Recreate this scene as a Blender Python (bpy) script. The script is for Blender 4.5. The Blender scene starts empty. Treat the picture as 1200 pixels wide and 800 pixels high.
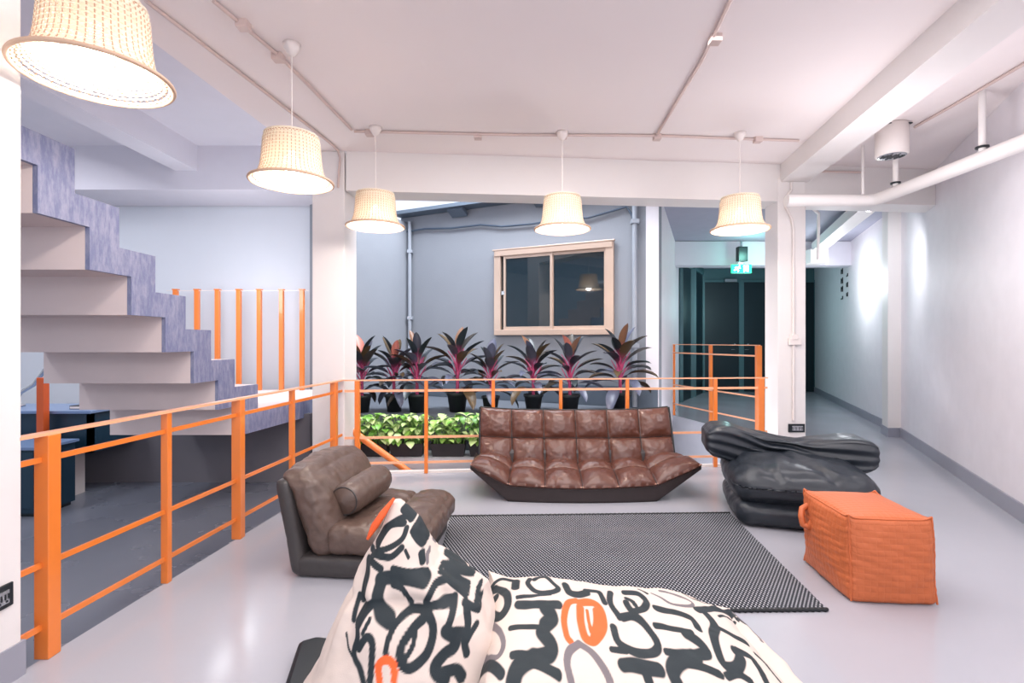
import bpy, math, random
import numpy as np
from mathutils import Vector, Matrix, noise
random.seed(7)
PI = math.pi
C = bpy.context.scene.collection
EYE = 1.25

# ------------------------------------------------------------------ materials
def lin(c):
    return tuple(((x/255)/12.92 if x/255 <= .04045 else ((x/255+.055)/1.055)**2.4) for x in c) + (1,)

def mat(name, rgb, rough=.6, metal=0, noise_amt=.06, nscale=6, bump=0, bscale=40, emit=None, estr=0,
        coat=0, rough_var=0, spec=.5, sheen=0, wave=None):
    m = bpy.data.materials.new(name); m.use_nodes = True
    nt = m.node_tree; N = nt.nodes; L = nt.links
    b = N['Principled BSDF']
    b.inputs['Roughness'].default_value = rough; b.inputs['Metallic'].default_value = metal
    b.inputs['Specular IOR Level'].default_value = spec
    b.inputs['Coat Weight'].default_value = coat; b.inputs['Coat Roughness'].default_value = .08
    b.inputs['Sheen Weight'].default_value = sheen
    tc = N.new('ShaderNodeTexCoord')
    nz = N.new('ShaderNodeTexNoise'); nz.inputs['Scale'].default_value = nscale; nz.inputs['Detail'].default_value = 5
    L.new(tc.outputs['Object'], nz.inputs['Vector'])
    mx = N.new('ShaderNodeMix'); mx.data_type = 'RGBA'
    c = lin(rgb)
    mx.inputs[6].default_value = tuple(min(1, v*(1-noise_amt)) for v in c[:3])+(1,)
    mx.inputs[7].default_value = tuple(min(1, v*(1+noise_amt)) for v in c[:3])+(1,)
    L.new(nz.outputs['Fac'], mx.inputs[0]); L.new(mx.outputs[2], b.inputs['Base Color'])
    if bump:
        n2 = N.new('ShaderNodeTexNoise'); n2.inputs['Scale'].default_value = bscale; n2.inputs['Detail'].default_value = 6
        L.new(tc.outputs['Object'], n2.inputs['Vector'])
        bp = N.new('ShaderNodeBump'); bp.inputs['Strength'].default_value = bump; bp.inputs['Distance'].default_value = .01
        L.new(n2.outputs['Fac'], bp.inputs['Height']); L.new(bp.outputs['Normal'], b.inputs['Normal'])
    if rough_var:
        mr = N.new('ShaderNodeMapRange'); mr.inputs['To Min'].default_value = max(0, rough-rough_var); mr.inputs['To Max'].default_value = rough+rough_var
        L.new(nz.outputs['Fac'], mr.inputs['Value']); L.new(mr.outputs['Result'], b.inputs['Roughness'])
    if emit:
        b.inputs['Emission Color'].default_value = lin(emit); b.inputs['Emission Strength'].default_value = estr
    return m

M = {}
M['wall'] = mat('white_wall', (226,221,226), .55, bump=.05, bscale=60)
M['ceiling'] = mat('white_ceiling', (236,226,225), .8, noise_amt=.02, nscale=2)
M['column'] = mat('white_column', (228,222,220), .5, noise_amt=.02, nscale=3, bump=.04)
M['floor'] = mat('grey_epoxy', (168,168,176), .17, noise_amt=.05, nscale=1.3, rough_var=.06, spec=.55)
M['void_floor'] = mat('shaded_epoxy', (112,116,128), .28, noise_amt=.12, nscale=1.2, rough_var=.08)  # epoxy darkened in its colour for the shade beyond the left railing
M['well'] = mat('well_paint', (196,198,206), .6)
M['skirt'] = mat('grey_skirting', (150,150,162), .45, noise_amt=.03)
M['back_wall'] = mat('blue_grey_render', (136,140,148), .75, noise_amt=.05, nscale=3, bump=.12, bscale=50)
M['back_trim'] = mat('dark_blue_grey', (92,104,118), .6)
M['pale_wall'] = mat('pale_blue_wall', (214,218,226), .8, noise_amt=.03, nscale=2)
M['lav'] = mat('lavender_plaster', (214,211,220), .8, noise_amt=.03)
M['stair'] = mat('stair_underside', (216,200,198), .7, noise_amt=.05, nscale=4)
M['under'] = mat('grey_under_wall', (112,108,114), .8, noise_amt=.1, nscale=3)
M['teal'] = mat('teal_wall', (70,104,110), .5)
M['teal_dark'] = mat('dark_teal_door', (12,34,42), .45)
M['orange'] = mat('orange_paint', (232,126,50), .3, noise_amt=.05, nscale=20, coat=.5)
M['white_gloss'] = mat('white_plastic', (228,218,214), .4)
M['black'] = mat('black_plastic', (20,28,34), .4)
M['cable'] = mat('dark_cable', (66,80,98), .5)
M['frame'] = mat('bronze_aluminium', (196,172,156), .35, metal=.35)
M['glass'] = mat('dark_window_glass', (16,34,42), .03, noise_amt=0, spec=.9)
M['brown'] = mat('brown_leather', (90,52,40), .30, noise_amt=.16, nscale=5, bump=.16, bscale=45, rough_var=.08, coat=.12)
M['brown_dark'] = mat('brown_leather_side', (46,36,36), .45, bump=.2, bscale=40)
M['taupe'] = mat('taupe_leather', (92,74,66), .36, noise_amt=.1, nscale=8, bump=.25, bscale=35, coat=.05)
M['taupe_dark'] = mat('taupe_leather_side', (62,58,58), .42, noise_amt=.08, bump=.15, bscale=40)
M['piping'] = mat('pale_piping', (196,150,130), .5)
M['black_leather'] = mat('black_leather', (32,38,46), .42, noise_amt=.1, nscale=8, bump=.12, bscale=14, coat=.08)
M['stitch'] = mat('dark_seam', (18,22,26), .6)
M['pot'] = mat('black_pot', (30,36,42), .5)
M['tray'] = mat('dark_tray', (44,40,44), .6)
M['soil'] = mat('soil', (48,40,36), .95, bump=.6, bscale=60)
M['stem'] = mat('magenta_stem', (186,70,116), .5, noise_amt=.2)
M['desk'] = mat('dark_blue_desk', (22,50,68), .4)
M['desk_top'] = mat('pale_blue_top', (112,134,170), .3)
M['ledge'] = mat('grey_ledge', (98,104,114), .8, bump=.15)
M['silver'] = mat('silver_metal', (190,192,196), .25, metal=.8)
M['straw_rim'] = mat('straw_rim', (206,172,146), .6)
M['exit'] = mat('green_exit', (30,170,120), .4, emit=(40,210,150), estr=1.6)
M['exit_white'] = mat('exit_white', (240,255,250), .4, emit=(235,255,248), estr=3)
M['bulb'] = mat('warm_bulb', (255,250,240), .4, emit=(255,238,214), estr=8)
M['spot_lens'] = mat('spot_lens', (255,255,255), .4, emit=(245,250,255), estr=25)

def straw():
    m = bpy.data.materials.new('woven_straw'); m.use_nodes = True
    nt = m.node_tree; N = nt.nodes; L = nt.links; b = N['Principled BSDF']; out = N['Material Output']
    tc = N.new('ShaderNodeTexCoord'); nz = N.new('ShaderNodeTexNoise'); nz.inputs['Scale'].default_value = 60
    L.new(tc.outputs['Object'], nz.inputs['Vector'])
    mx = N.new('ShaderNodeMix'); mx.data_type = 'RGBA'
    mx.inputs[6].default_value = lin((240,226,204)); mx.inputs[7].default_value = lin((252,246,234))
    L.new(nz.outputs['Fac'], mx.inputs[0]); L.new(mx.outputs[2], b.inputs['Base Color'])
    b.inputs['Roughness'].default_value = .7
    tr = N.new('ShaderNodeBsdfTranslucent'); L.new(mx.outputs[2], tr.inputs['Color'])
    ms = N.new('ShaderNodeMixShader'); ms.inputs[0].default_value = .35
    L.new(b.outputs[0], ms.inputs[1]); L.new(tr.outputs[0], ms.inputs[2]); L.new(ms.outputs[0], out.inputs['Surface'])
    return m
M['straw'] = straw()

def scratched_blue():
    m = mat('blue_stair_side', (110,116,156), .6, noise_amt=.12, nscale=7, bump=.3, bscale=25)
    N = m.node_tree.nodes; L = m.node_tree.links; b = N['Principled BSDF']
    tc = N.new('ShaderNodeTexCoord'); mp = N.new('ShaderNodeMapping'); mp.inputs['Scale'].default_value = (6,6,1.6)
    nz = N.new('ShaderNodeTexNoise'); nz.inputs['Scale'].default_value = 5; nz.inputs['Detail'].default_value = 8; nz.inputs['Roughness'].default_value = .75
    L.new(tc.outputs['Object'], mp.inputs['Vector']); L.new(mp.outputs[0], nz.inputs['Vector'])
    cr = N.new('ShaderNodeValToRGB'); cr.color_ramp.elements[0].position = .42; cr.color_ramp.elements[0].color = lin((106,112,146))
    cr.color_ramp.elements[1].position = .62; cr.color_ramp.elements[1].color = lin((140,143,168))
    L.new(nz.outputs['Fac'], cr.inputs[0]); L.new(cr.outputs[0], b.inputs['Base Color'])
    return m
M['blue_side'] = scratched_blue()

def woven_rug():
    m = bpy.data.materials.new('woven_rug'); m.use_nodes = True
    N = m.node_tree.nodes; L = m.node_tree.links; b = N['Principled BSDF']; b.inputs['Roughness'].default_value = .9
    tc = N.new('ShaderNodeTexCoord'); sp = N.new('ShaderNodeSeparateXYZ'); L.new(tc.outputs['Object'], sp.inputs[0])
    def math_(op, a, bb=None):
        n = N.new('ShaderNodeMath'); n.operation = op
        for i, v in enumerate((a, bb)):
            if v is None: continue
            if isinstance(v, (int, float)): n.inputs[i].default_value = v
            else: L.new(v, n.inputs[i])
        return n.outputs[0]
    # rows of cord across the rug, each row carries pale flecks shifted against the row before it
    row = math_('MULTIPLY', sp.outputs['Y'], 1/.017)
    rowi = math_('FLOOR', row)
    rf = math_('FRACT', row)
    sh = math_('MULTIPLY', rowi, .38)
    u = math_('FRACT', math_('ADD', math_('MULTIPLY', sp.outputs['X'], 1/.019), sh))
    du = math_('ABSOLUTE', math_('SUBTRACT', u, .5)); dv = math_('ABSOLUTE', math_('SUBTRACT', rf, .5))
    inside = math_('MULTIPLY', math_('LESS_THAN', du, .15), math_('LESS_THAN', dv, .36))
    nz = N.new('ShaderNodeTexNoise'); nz.inputs['Scale'].default_value = 3; L.new(tc.outputs['Object'], nz.inputs['Vector'])
    amt = math_('MULTIPLY', inside, math_('ADD', math_('MULTIPLY', nz.outputs['Fac'], .5), .6))
    mx = N.new('ShaderNodeMix'); mx.data_type = 'RGBA'; mx.inputs[6].default_value = lin((24,32,42)); mx.inputs[7].default_value = lin((196,196,202))
    L.new(amt, mx.inputs[0]); L.new(mx.outputs[2], b.inputs['Base Color'])
    bp = N.new('ShaderNodeBump'); bp.inputs['Strength'].default_value = .5; bp.inputs['Distance'].default_value = .006
    L.new(math_('SUBTRACT', 1, math_('ADD', du, dv)), bp.inputs['Height']); L.new(bp.outputs[0], b.inputs['Normal'])
    return m
M['rug'] = woven_rug()

def quilt_orange():
    m = mat('orange_faux_leather', (192,100,56), .5, noise_amt=.06, nscale=5)
    N = m.node_tree.nodes; L = m.node_tree.links; b = N['Principled BSDF']
    uv = N.new('ShaderNodeUVMap'); uv.uv_map = 'fabric'
    sp = N.new('ShaderNodeSeparateXYZ'); L.new(uv.outputs[0], sp.inputs[0])
    hs = []
    for ax in ('X', 'Y'):
        a = N.new('ShaderNodeMath'); a.operation = 'MULTIPLY'; a.inputs[1].default_value = 34*PI; L.new(sp.outputs[ax], a.inputs[0])
        s = N.new('ShaderNodeMath'); s.operation = 'SINE'; L.new(a.outputs[0], s.inputs[0])
        q = N.new('ShaderNodeMath'); q.operation = 'ABSOLUTE'; L.new(s.outputs[0], q.inputs[0])
        pw = N.new('ShaderNodeMath'); pw.operation = 'POWER'; pw.inputs[1].default_value = .35; L.new(q.outputs[0], pw.inputs[0]); hs.append(pw)
    mn = N.new('ShaderNodeMath'); mn.operation = 'MULTIPLY'; L.new(hs[0].outputs[0], mn.inputs[0]); L.new(hs[1].outputs[0], mn.inputs[1])
    bp = N.new('ShaderNodeBump'); bp.inputs['Strength'].default_value = .45; bp.inputs['Distance'].default_value = .004
    L.new(mn.outputs[0], bp.inputs['Height']); L.new(bp.outputs[0], b.inputs['Normal'])
    return m
M['pouf'] = quilt_orange()

def attr_mat(name, attr, rough=.6, bump=.1, bscale=300, trans=0):
    m = bpy.data.materials.new(name); m.use_nodes = True
    N = m.node_tree.nodes; L = m.node_tree.links; b = N['Principled BSDF']; b.inputs['Roughness'].default_value = rough
    a = N.new('ShaderNodeAttribute'); a.attribute_name = attr; L.new(a.outputs['Color'], b.inputs['Base Color'])
    tc = N.new('ShaderNodeTexCoord'); nz = N.new('ShaderNodeTexNoise'); nz.inputs['Scale'].default_value = bscale
    L.new(tc.outputs['Object'], nz.inputs['Vector'])
    bp = N.new('ShaderNodeBump'); bp.inputs['Strength'].default_value = bump; bp.inputs['Distance'].default_value = .003
    L.new(nz.outputs['Fac'], bp.inputs['Height']); L.new(bp.outputs[0], b.inputs['Normal'])
    return m
M['print'] = attr_mat('printed_canvas', 'print', .75, .2, 400)
M['leaf'] = attr_mat('leaf', 'tint', .35, .15, 30)

# ------------------------------------------------------------------ mesh helpers
class MB:
    def __init__(s): s.v = []; s.f = []; s.sm = []; s.col = None
    def add(s, vs, fs, smooth=False):
        o = len(s.v); s.v += [tuple(v) for v in vs]; s.f += [tuple(i+o for i in f) for f in fs]; s.sm += [smooth]*len(fs); return s
    def hexa(s, p, bevel=0):
        # p: 8 points bottom 4 (ccw) then top 4
        return s.add(p, [(3,2,1,0),(4,5,6,7),(0,1,5,4),(1,2,6,5),(2,3,7,6),(3,0,4,7)])
    def box(s, a, b, mtx=None):
        x0,y0,z0 = a; x1,y1,z1 = b
        p = [(x0,y0,z0),(x1,y0,z0),(x1,y1,z0),(x0,y1,z0),(x0,y0,z1),(x1,y0,z1),(x1,y1,z1),(x0,y1,z1)]
        if mtx is not None: p = [tuple(mtx @ Vector(q)) for q in p]
        return s.hexa(p)
    def prism(s, poly, z0, z1):
        n = len(poly)
        area = sum(poly[i][0]*poly[(i+1)%n][1]-poly[(i+1)%n][0]*poly[i][1] for i in range(n))
        if area < 0: poly = poly[::-1]
        vs = [(x,y,z0) for x,y in poly]+[(x,y,z1) for x,y in poly]
        return s.add(vs, [tuple(range(n))[::-1], tuple(range(n,2*n))]+[(i,(i+1)%n,(i+1)%n+n,i+n) for i in range(n)])
    def bar(s, a, b, w, h, up=(0,0,1)):
        a = Vector(a); b = Vector(b); d = (b-a).normalized(); up = Vector(up)
        if abs(d.dot(up)) > .99: up = Vector((1,0,0))
        r = d.cross(up).normalized()*w/2; u = r.cross(d).normalized()*h/2
        p = [a-r-u, a+r-u, b+r-u, b-r-u, a-r+u, a+r+u, b+r+u, b-r+u]
        return s.hexa(p)
    def tube(s, pts, r, n=10, cap=True):
        pts = [Vector(p) for p in pts]; k = len(pts); rs = r if isinstance(r, (list, tuple)) else [r]*k
        vs = []; prev = None
        for i, p in enumerate(pts):
            d = (pts[min(i+1,k-1)]-pts[max(i-1,0)]).normalized()
            if prev is None:
                up = Vector((0,0,1)) if abs(d.z) < .9 else Vector((1,0,0)); a = d.cross(up).normalized()
            else: a = (prev-d*prev.dot(d)).normalized()
            prev = a; b = d.cross(a)
            for j in range(n):
                t = 2*PI*j/n; vs.append(p+(a*math.cos(t)+b*math.sin(t))*rs[i])
        fs = [(i*n+j, i*n+(j+1)%n, (i+1)*n+(j+1)%n, (i+1)*n+j) for i in range(k-1) for j in range(n)]
        s.add(vs, fs, True)
        if cap:
            s.add(vs[:n], [tuple(range(n))[::-1]]); s.add(vs[-n:], [tuple(range(n))])
        return s
    def lathe(s, prof, c=(0,0,0), n=32, close=False):
        vs = [(c[0]+r*math.cos(2*PI*j/n), c[1]+r*math.sin(2*PI*j/n), c[2]+z) for r, z in prof for j in range(n)]
        k = len(prof)
        return s.add(vs, [(i*n+j, i*n+(j+1)%n, (i+1)*n+(j+1)%n, (i+1)*n+j) for i in range(k-1) for j in range(n)], True)
    def grid(s, fn, nu, nv, closed_u=False):
        vs = [fn(i/nu, j/nv) for j in range(nv+1) for i in range(nu+1)]
        w = nu+1
        return s.add(vs, [(j*w+i, j*w+i+1, (j+1)*w+i+1, (j+1)*w+i) for j in range(nv) for i in range(nu)], True)
    def build(s, name, m, parent=None, kind=None, label=None, cat=None, group=None, bevel=0, subsurf=0, merge=False, local=None):
        me = bpy.data.meshes.new(name)
        vs = s.v
        if local is not None:
            inv = local.inverted(); vs = [tuple(inv @ Vector(v)) for v in vs]
        me.from_pydata(vs, [], s.f); me.update()
        me.polygons.foreach_set('use_smooth', s.sm)
        ms = m if isinstance(m, list) else [m]
        for q in ms: me.materials.append(q)
        o = bpy.data.objects.new(name, me); C.objects.link(o)
        if merge:
            import bmesh
            bm = bmesh.new(); bm.from_mesh(me); bmesh.ops.remove_doubles(bm, verts=bm.verts, dist=1e-5)
            bmesh.ops.recalc_face_normals(bm, faces=bm.faces); bm.to_mesh(me); bm.free()
        if bevel:
            b = o.modifiers.new('bevel', 'BEVEL'); b.width = bevel; b.segments = 2; b.limit_method = 'ANGLE'; b.angle_limit = .6
        if subsurf:
            b = o.modifiers.new('sub', 'SUBSURF'); b.levels = subsurf; b.render_levels = subsurf
        if parent is not None: o.parent = parent
        tag(o, label, cat, group, kind)
        return o

def tag(o, label=None, cat=None, group=None, kind=None):
    for k, v in (('label', label), ('category', cat), ('group', group), ('kind', kind)):
        if v: o[k] = v
    return o

def thing(name, loc, label, cat, group=None, rz=0):
    o = bpy.data.objects.new(name, None); C.objects.link(o); o.empty_display_size = .1
    o.location = loc; o.rotation_euler = (0,0,rz)
    return tag(o, label, cat, group)

def copy_thing(root, loc, label, rz=0):
    r = root.copy(); C.objects.link(r); r.location = loc; r.rotation_euler = (0,0,rz); r['label'] = label
    for ch in list(root.children):
        c = ch.copy(); C.objects.link(c); c.parent = r
        for g in list(ch.children):
            d = g.copy(); C.objects.link(d); d.parent = c
    return r

def struct(name, mb, m, parent=None, **k):
    return mb.build(name, m, parent, kind=None if parent else 'structure', **k)

def wall_mb(p, q, z0, z1, t=.15, side=1):
    # vertical slab from p to q; thickness goes to the right of p->q when side=1
    p = Vector((p[0],p[1],0)); q = Vector((q[0],q[1],0)); d = (q-p).normalized(); n = Vector((d.y,-d.x,0))*t*side
    return MB().prism([(p.x,p.y),(q.x,q.y),(q.x+n.x,q.y+n.y),(p.x+n.x,p.y+n.y)], z0, z1)

def rbox_obj(half, r, seg, deform, name, m, parent, uv=False, colour=None, **k):
    """closed soft box: a cube grid wrapped on a rounded box, then deformed point by point"""
    hx,hy,hz = half; nx,ny,nz = seg
    idx = {}; pts = []; faces = []; uvs = []
    def vid(i,j,l):
        key = (i,j,l)
        if key in idx: return idx[key]
        a,b,c = -1+2*i/nx, -1+2*j/ny, -1+2*l/nz
        P = Vector((a*hx, b*hy, c*hz))
        Q = Vector((max(-hx+r,min(hx-r,P.x)), max(-hy+r,min(hy-r,P.y)), max(-hz+r,min(hz-r,P.z))))
        D = P-Q
        if D.length > 1e-9:
            # keep face points on the box surface
            P = Q + D.normalized()*r
        P = deform(P, a, b, c)
        idx[key] = len(pts); pts.append(tuple(P)); return idx[key]
    def face(k4, u4): faces.append([vid(*k) for k in k4]); uvs.append(u4)
    for i in range(nx):
        for j in range(ny):
            u = [(i/nx*2*hx, j/ny*2*hy), ((i+1)/nx*2*hx, j/ny*2*hy), ((i+1)/nx*2*hx, (j+1)/ny*2*hy), (i/nx*2*hx, (j+1)/ny*2*hy)]
            face([(i,j,nz),(i+1,j,nz),(i+1,j+1,nz),(i,j+1,nz)], u)
            face([(i,j,0),(i,j+1,0),(i+1,j+1,0),(i+1,j,0)], [u[0],u[3],u[2],u[1]])
    for i in range(nx):
        for l in range(nz):
            u = [(i/nx*2*hx, l/nz*2*hz), ((i+1)/nx*2*hx, l/nz*2*hz), ((i+1)/nx*2*hx, (l+1)/nz*2*hz), (i/nx*2*hx, (l+1)/nz*2*hz)]
            face([(i,0,l),(i+1,0,l),(i+1,0,l+1),(i,0,l+1)], u)
            face([(i,ny,l),(i,ny,l+1),(i+1,ny,l+1),(i+1,ny,l)], [u[0],u[3],u[2],u[1]])
    for j in range(ny):
        for l in range(nz):
            u = [(j/ny*2*hy, l/nz*2*hz), ((j+1)/ny*2*hy, l/nz*2*hz), ((j+1)/ny*2*hy, (l+1)/nz*2*hz), (j/ny*2*hy, (l+1)/nz*2*hz)]
            face([(nx,j,l),(nx,j+1,l),(nx,j+1,l+1),(nx,j,l+1)], u)
            face([(0,j,l),(0,j,l+1),(0,j+1,l+1),(0,j+1,l)], [u[0],u[3],u[2],u[1]])
    me = bpy.data.meshes.new(name); me.from_pydata(pts, [], faces); me.update()
    me.polygons.foreach_set('use_smooth', [True]*len(faces))
    if uv:
        lay = me.uv_layers.new(name='fabric'); lay.data.foreach_set('uv', [c for f in uvs for p in f for c in p])
    if colour is not None:
        at = me.color_attributes.new('print', 'FLOAT_COLOR', 'POINT')
        at.data.foreach_set('color', colour(np.array(pts)).astype(np.float32).ravel())
    me.materials.append(m)
    o = bpy.data.objects.new(name, me); C.objects.link(o); o.parent = parent
    tag(o, k.get('label'), k.get('cat'), k.get('group'), k.get('kind'))
    return o

def nz3(x,y,z,s): return noise.noise(Vector((x*s,y*s,z*s)))
def fbm(x,y,z,s): return noise.fractal(Vector((x*s,y*s,z*s)), 1.0, 2.0, 4)

# ------------------------------------------------------------------ camera
cam = bpy.data.cameras.new('camera'); co = bpy.data.objects.new('camera', cam); C.objects.link(co)
cam.sensor_width = 36; cam.lens = 18; cam.clip_start = .05
co.location = (0,0,EYE); co.rotation_euler = (PI/2,0,0)
bpy.context.scene.camera = co

# ------------------------------------------------------------------ the setting
CZ = 3.05
sl = .088                                    # the bay leans this much sideways per metre of depth
def railx(Y): return -1.85+sl*(Y-2.04)
def fronty(X): return 4.84+.086*(X+1.57)
# well opening
W_L = (-1.62, 4.90); W_R = (3.2, 5.28); W_RB = (3.24, 6.70); W_B = (2.72, 8.80)
# main floor: everything but the well
fl = MB()
fl.prism([(railx(-2.5),-2.5),(5.2,-2.5),(8.6,3.5),(8.6,6),(3.2,5.28),(-1.62,4.90),(railx(4.9)+.0,4.9)], -.14, 0)
fl.prism([(3.2,5.28),(8.6,6),(8.6,13.2),(4.3,13.2),(3.2,10.6),(2.72,8.80),(3.24,6.70)], -.14, 0)
struct('floor', fl, M['floor'])
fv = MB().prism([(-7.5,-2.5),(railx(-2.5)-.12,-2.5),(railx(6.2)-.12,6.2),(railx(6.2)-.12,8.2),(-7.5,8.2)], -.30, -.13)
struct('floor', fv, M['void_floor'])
# two thin nosing strips at the slab edge beside the left railing
for k, (off, z) in enumerate(((0.0,-.045),(-.055,-.09))):
    struct('trim_%d' % (k+1), MB().prism([(railx(-2.5)+off-.06,-2.5),(railx(-2.5)+off,-2.5),(railx(4.84)+off,4.84),(railx(4.84)+off-.06,4.84)], -.14, z), M['skirt'])
# ceiling of the bay and aisle
cl = MB().prism([(-2.6,-2.5),(5.0,-2.5),(6.6,5.9),(2.7,5.45),(-1.57,4.86),(-2.02,4.86)], CZ, CZ+.2)
struct('ceiling', cl, M['ceiling'])
# ceiling above the stair void
struct('ceiling', MB().prism([(-7.5,-2.5),(-2.7,-2.5),(-2.12,4.86),(-2.12,6.5),(-7.5,6.5)], 3.43, 3.6), M['lav'])
# corridor ceiling beyond the cross beam
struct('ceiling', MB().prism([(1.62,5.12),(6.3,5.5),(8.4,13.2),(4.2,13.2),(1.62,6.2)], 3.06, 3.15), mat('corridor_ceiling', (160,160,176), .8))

# beams
struct('ceiling_beam', MB().prism([(-1.57,4.84),(4.75,fronty(4.75)),(4.75,fronty(4.75)+.3),(-1.57,5.14)], 2.675, CZ+.05), M['column'])
bx = lambda Y: 2.73-.15*(5.2-Y)
struct('ceiling_beam', MB().prism([(bx(-2.5),-2.5),(bx(-2.5)+.28,-2.5),(bx(5.21)+.28,5.21),(bx(5.21),5.21)], 2.87, CZ+.02), M['column'])
struct('ceiling_beam', MB().prism([(-3.85,-2.0),(-3.60,-2.0),(-3.5,5.7),(-3.75,5.7)], 3.15, 3.45), M['lav'])
struct('ceiling_beam', MB().prism([(-7.5,5.7),(-2.10,5.7),(-2.10,6.4),(-7.5,6.4)], 2.94, 3.5), M['lav'])
struct('ceiling_beam', MB().prism([(2.9,9.2),(6.4,9.2),(6.4,9.5),(2.95,9.5)], 2.62, 3.05), M['lav'])

# columns
def column(poly, z0, z1, name='column'):
    return struct(name, MB().prism(poly, z0, z1), M['column'], bevel=.008)
column([(-1.89,4.84),(-1.585,4.84),(-1.56,5.14),(-1.89,5.14)], -.14, CZ)
column([(2.70,5.2),(2.985,5.2),(2.985,5.47),(2.70,5.47)], 0, 2.9)
column([(-2.17,1.50),(-1.86,1.50),(-1.838,1.92),(-2.17,1.92)], -.14, 3.4)
for poly in ([(2.693,5.192),(2.992,5.192),(2.992,5.478),(2.693,5.478)], [(-2.178,1.49),(-1.853,1.49),(-1.83,1.928),(-2.178,1.928)]):
    struct('baseboard_column', MB().prism(poly, 0, .13), M['skirt'])

# right wall: two runs with a pilaster between them
RA, RB_, RC = (3.54,3.54), (5.09,6.70), (7.55,12.8)
wr = MB()
for a, b in (((3.42,-2.5),(3.42,3.30)), ((3.42,3.30),RB_), (RB_,RC)):
    v = wall_mb(a, b, 0, CZ+.1, .2); wr.add(v.v, v.f)
struct('wall_right', wr, M['wall'])
br = MB()
for a, b in (((3.42,-2.5),(3.42,3.30)), ((3.42,3.30),RB_), (RB_,RC)):
    v = wall_mb(a, b, 0, .125, .015, -1); br.add(v.v, v.f)
struct('baseboard_right', br, M['skirt'])
pil = MB().prism([(4.92,6.70),(5.16,6.70),(5.30,7.0),(5.06,7.0)], 0, CZ); struct('column', pil, M['column'])
struct('baseboard_column', MB().prism([(4.912,6.69),(5.10,6.69),(5.24,7.0),(5.05,7.01)], 0, .12), M['skirt'])

# the rendered house wall behind the well, with its corner and return
BWL, BWR = (-1.70,7.83), (1.755,6.12)
struct('wall_back', wall_mb(BWR, BWL, -2.2, 3.13, .18, 1), M['back_wall'])
struct('wall_back', wall_mb(BWL, (-2.50,6.33), -2.2, 3.05, .15, -1), M['back_wall'])
struct('trim_5', wall_mb((1.74,6.10),(-1.72,7.81), .44, .70, .02, -1), M['back_trim'])  # darker band along the foot of the house wall
# eaves band with brackets
ev = MB()
d = (Vector((BWR[0],BWR[1],0))-Vector((BWL[0],BWL[1],0))).normalized(); n = Vector((-d.y,d.x,0))*-1
if n.y > 0: n = -n
a = Vector((BWL[0],BWL[1],3.13)); b = Vector((BWR[0],BWR[1],3.13))
ev.bar(a+n*.10+Vector((0,0,.03)), b+n*.10+Vector((0,0,.03)), .24, .05)
for t in (.28,.62,.9):
    p = a.lerp(b, t); ev.bar(p+n*.02-Vector((0,0,.08)), p+n*.16-Vector((0,0,.005)), .25, .05)
struct('trim_3', ev, M['back_trim'])
# light side wall running back into the corridor, then the teal part with doors
CWa, CWb, CWc = BWR, (3.42,10.5), (4.76,12.7)
struct('wall_corridor', wall_mb(CWb, CWa, -2.2, 3.2, .15, 1), M['wall'])
struct('wall_corridor', wall_mb(CWc, CWb, 0, 3.2, .12, 1), M['teal'])
struct('wall_end', wall_mb((7.8,12.75),(4.6,12.75), 0, 3.2, .15, 1), M['teal'])
# pale wall behind the landing
struct('wall_left', wall_mb((-2.47,6.42),(-7.5,6.42), -.14, 3.5, .15, 1), M['pale_wall'])
struct('wall_left', wall_mb((-7.4,8.0),(-7.4,-2.5), -.14, 3.5, .15, 1), M['pale_wall'])
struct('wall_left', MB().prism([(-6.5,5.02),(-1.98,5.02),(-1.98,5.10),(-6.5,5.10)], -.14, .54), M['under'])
# wall high above the eaves on the far side of the yard
struct('wall_back', wall_mb((3.1,10.2),(-7,10.2), 2.2, 7.5, .15, 1), M['pale_wall'])

# the well: side walls, floor, ledges for the plants
wl = MB()
for p, q in ((W_L,W_R),(W_R,W_RB),(W_RB,W_B)):
    v = wall_mb(p, q, -2.2, -.002, .02, -1); wl.add(v.v, v.f)
struct('wall_well', wl, M['well'])
struct('floor', MB().prism([(-2.6,4.8),(3.4,5.0),(3.4,9.0),(-2.6,9.0)], -2.4, -2.2), M['well'])
struct('trim_4', MB().prism([(-1.6,4.80),(2.70,5.17),(2.70,5.215),(-1.6,4.85)], 0, .022), M['white_gloss'])
struct('plant_ledge', MB().prism([(-1.9,5.20),(1.35,5.24),(1.35,5.62),(-1.9,5.62)], -2.2, .06), M['well'])
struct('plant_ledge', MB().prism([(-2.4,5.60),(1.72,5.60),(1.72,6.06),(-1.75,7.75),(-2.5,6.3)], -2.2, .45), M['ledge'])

# doors at the corridor end
def door(nm, x0, x1, Y, z1, hx):
    r = bpy.data.objects.new(nm, None); C.objects.link(r); r['kind'] = 'structure'; r.location = (x0,Y,0)
    LM = Matrix.Translation((x0,Y,0))
    f = MB()
    for a, b in (((x0-.06,Y-.04,0),(x0,Y+.02,z1+.05)), ((x1,Y-.04,0),(x1+.06,Y+.02,z1+.05)), ((x0,Y-.04,z1),(x1,Y+.02,z1+.06))): f.box(a,b)
    f.build('door_frame', M['teal'], r, local=LM)
    MB().box((x0,Y-.02,0.01),(x1,Y+.02,z1)).build('door_leaf', M['teal_dark'], r, local=LM, bevel=.004)
    h = MB(); h.tube([(hx,Y-.02,1.05),(hx,Y-.07,1.05),(hx-.1,Y-.07,1.05)], .012); h.lathe([(0,-.02),(.03,-.02),(.03,.02),(0,.02)], (hx,Y-.03,1.18), 12)
    h.build('door_handle', M['silver'], r, local=LM)
    return r
door('door_1', 4.78, 5.63, 12.73, 2.72, 5.52)
door('door_2', 5.75, 6.45, 12.73, 2.72, 5.85)
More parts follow.
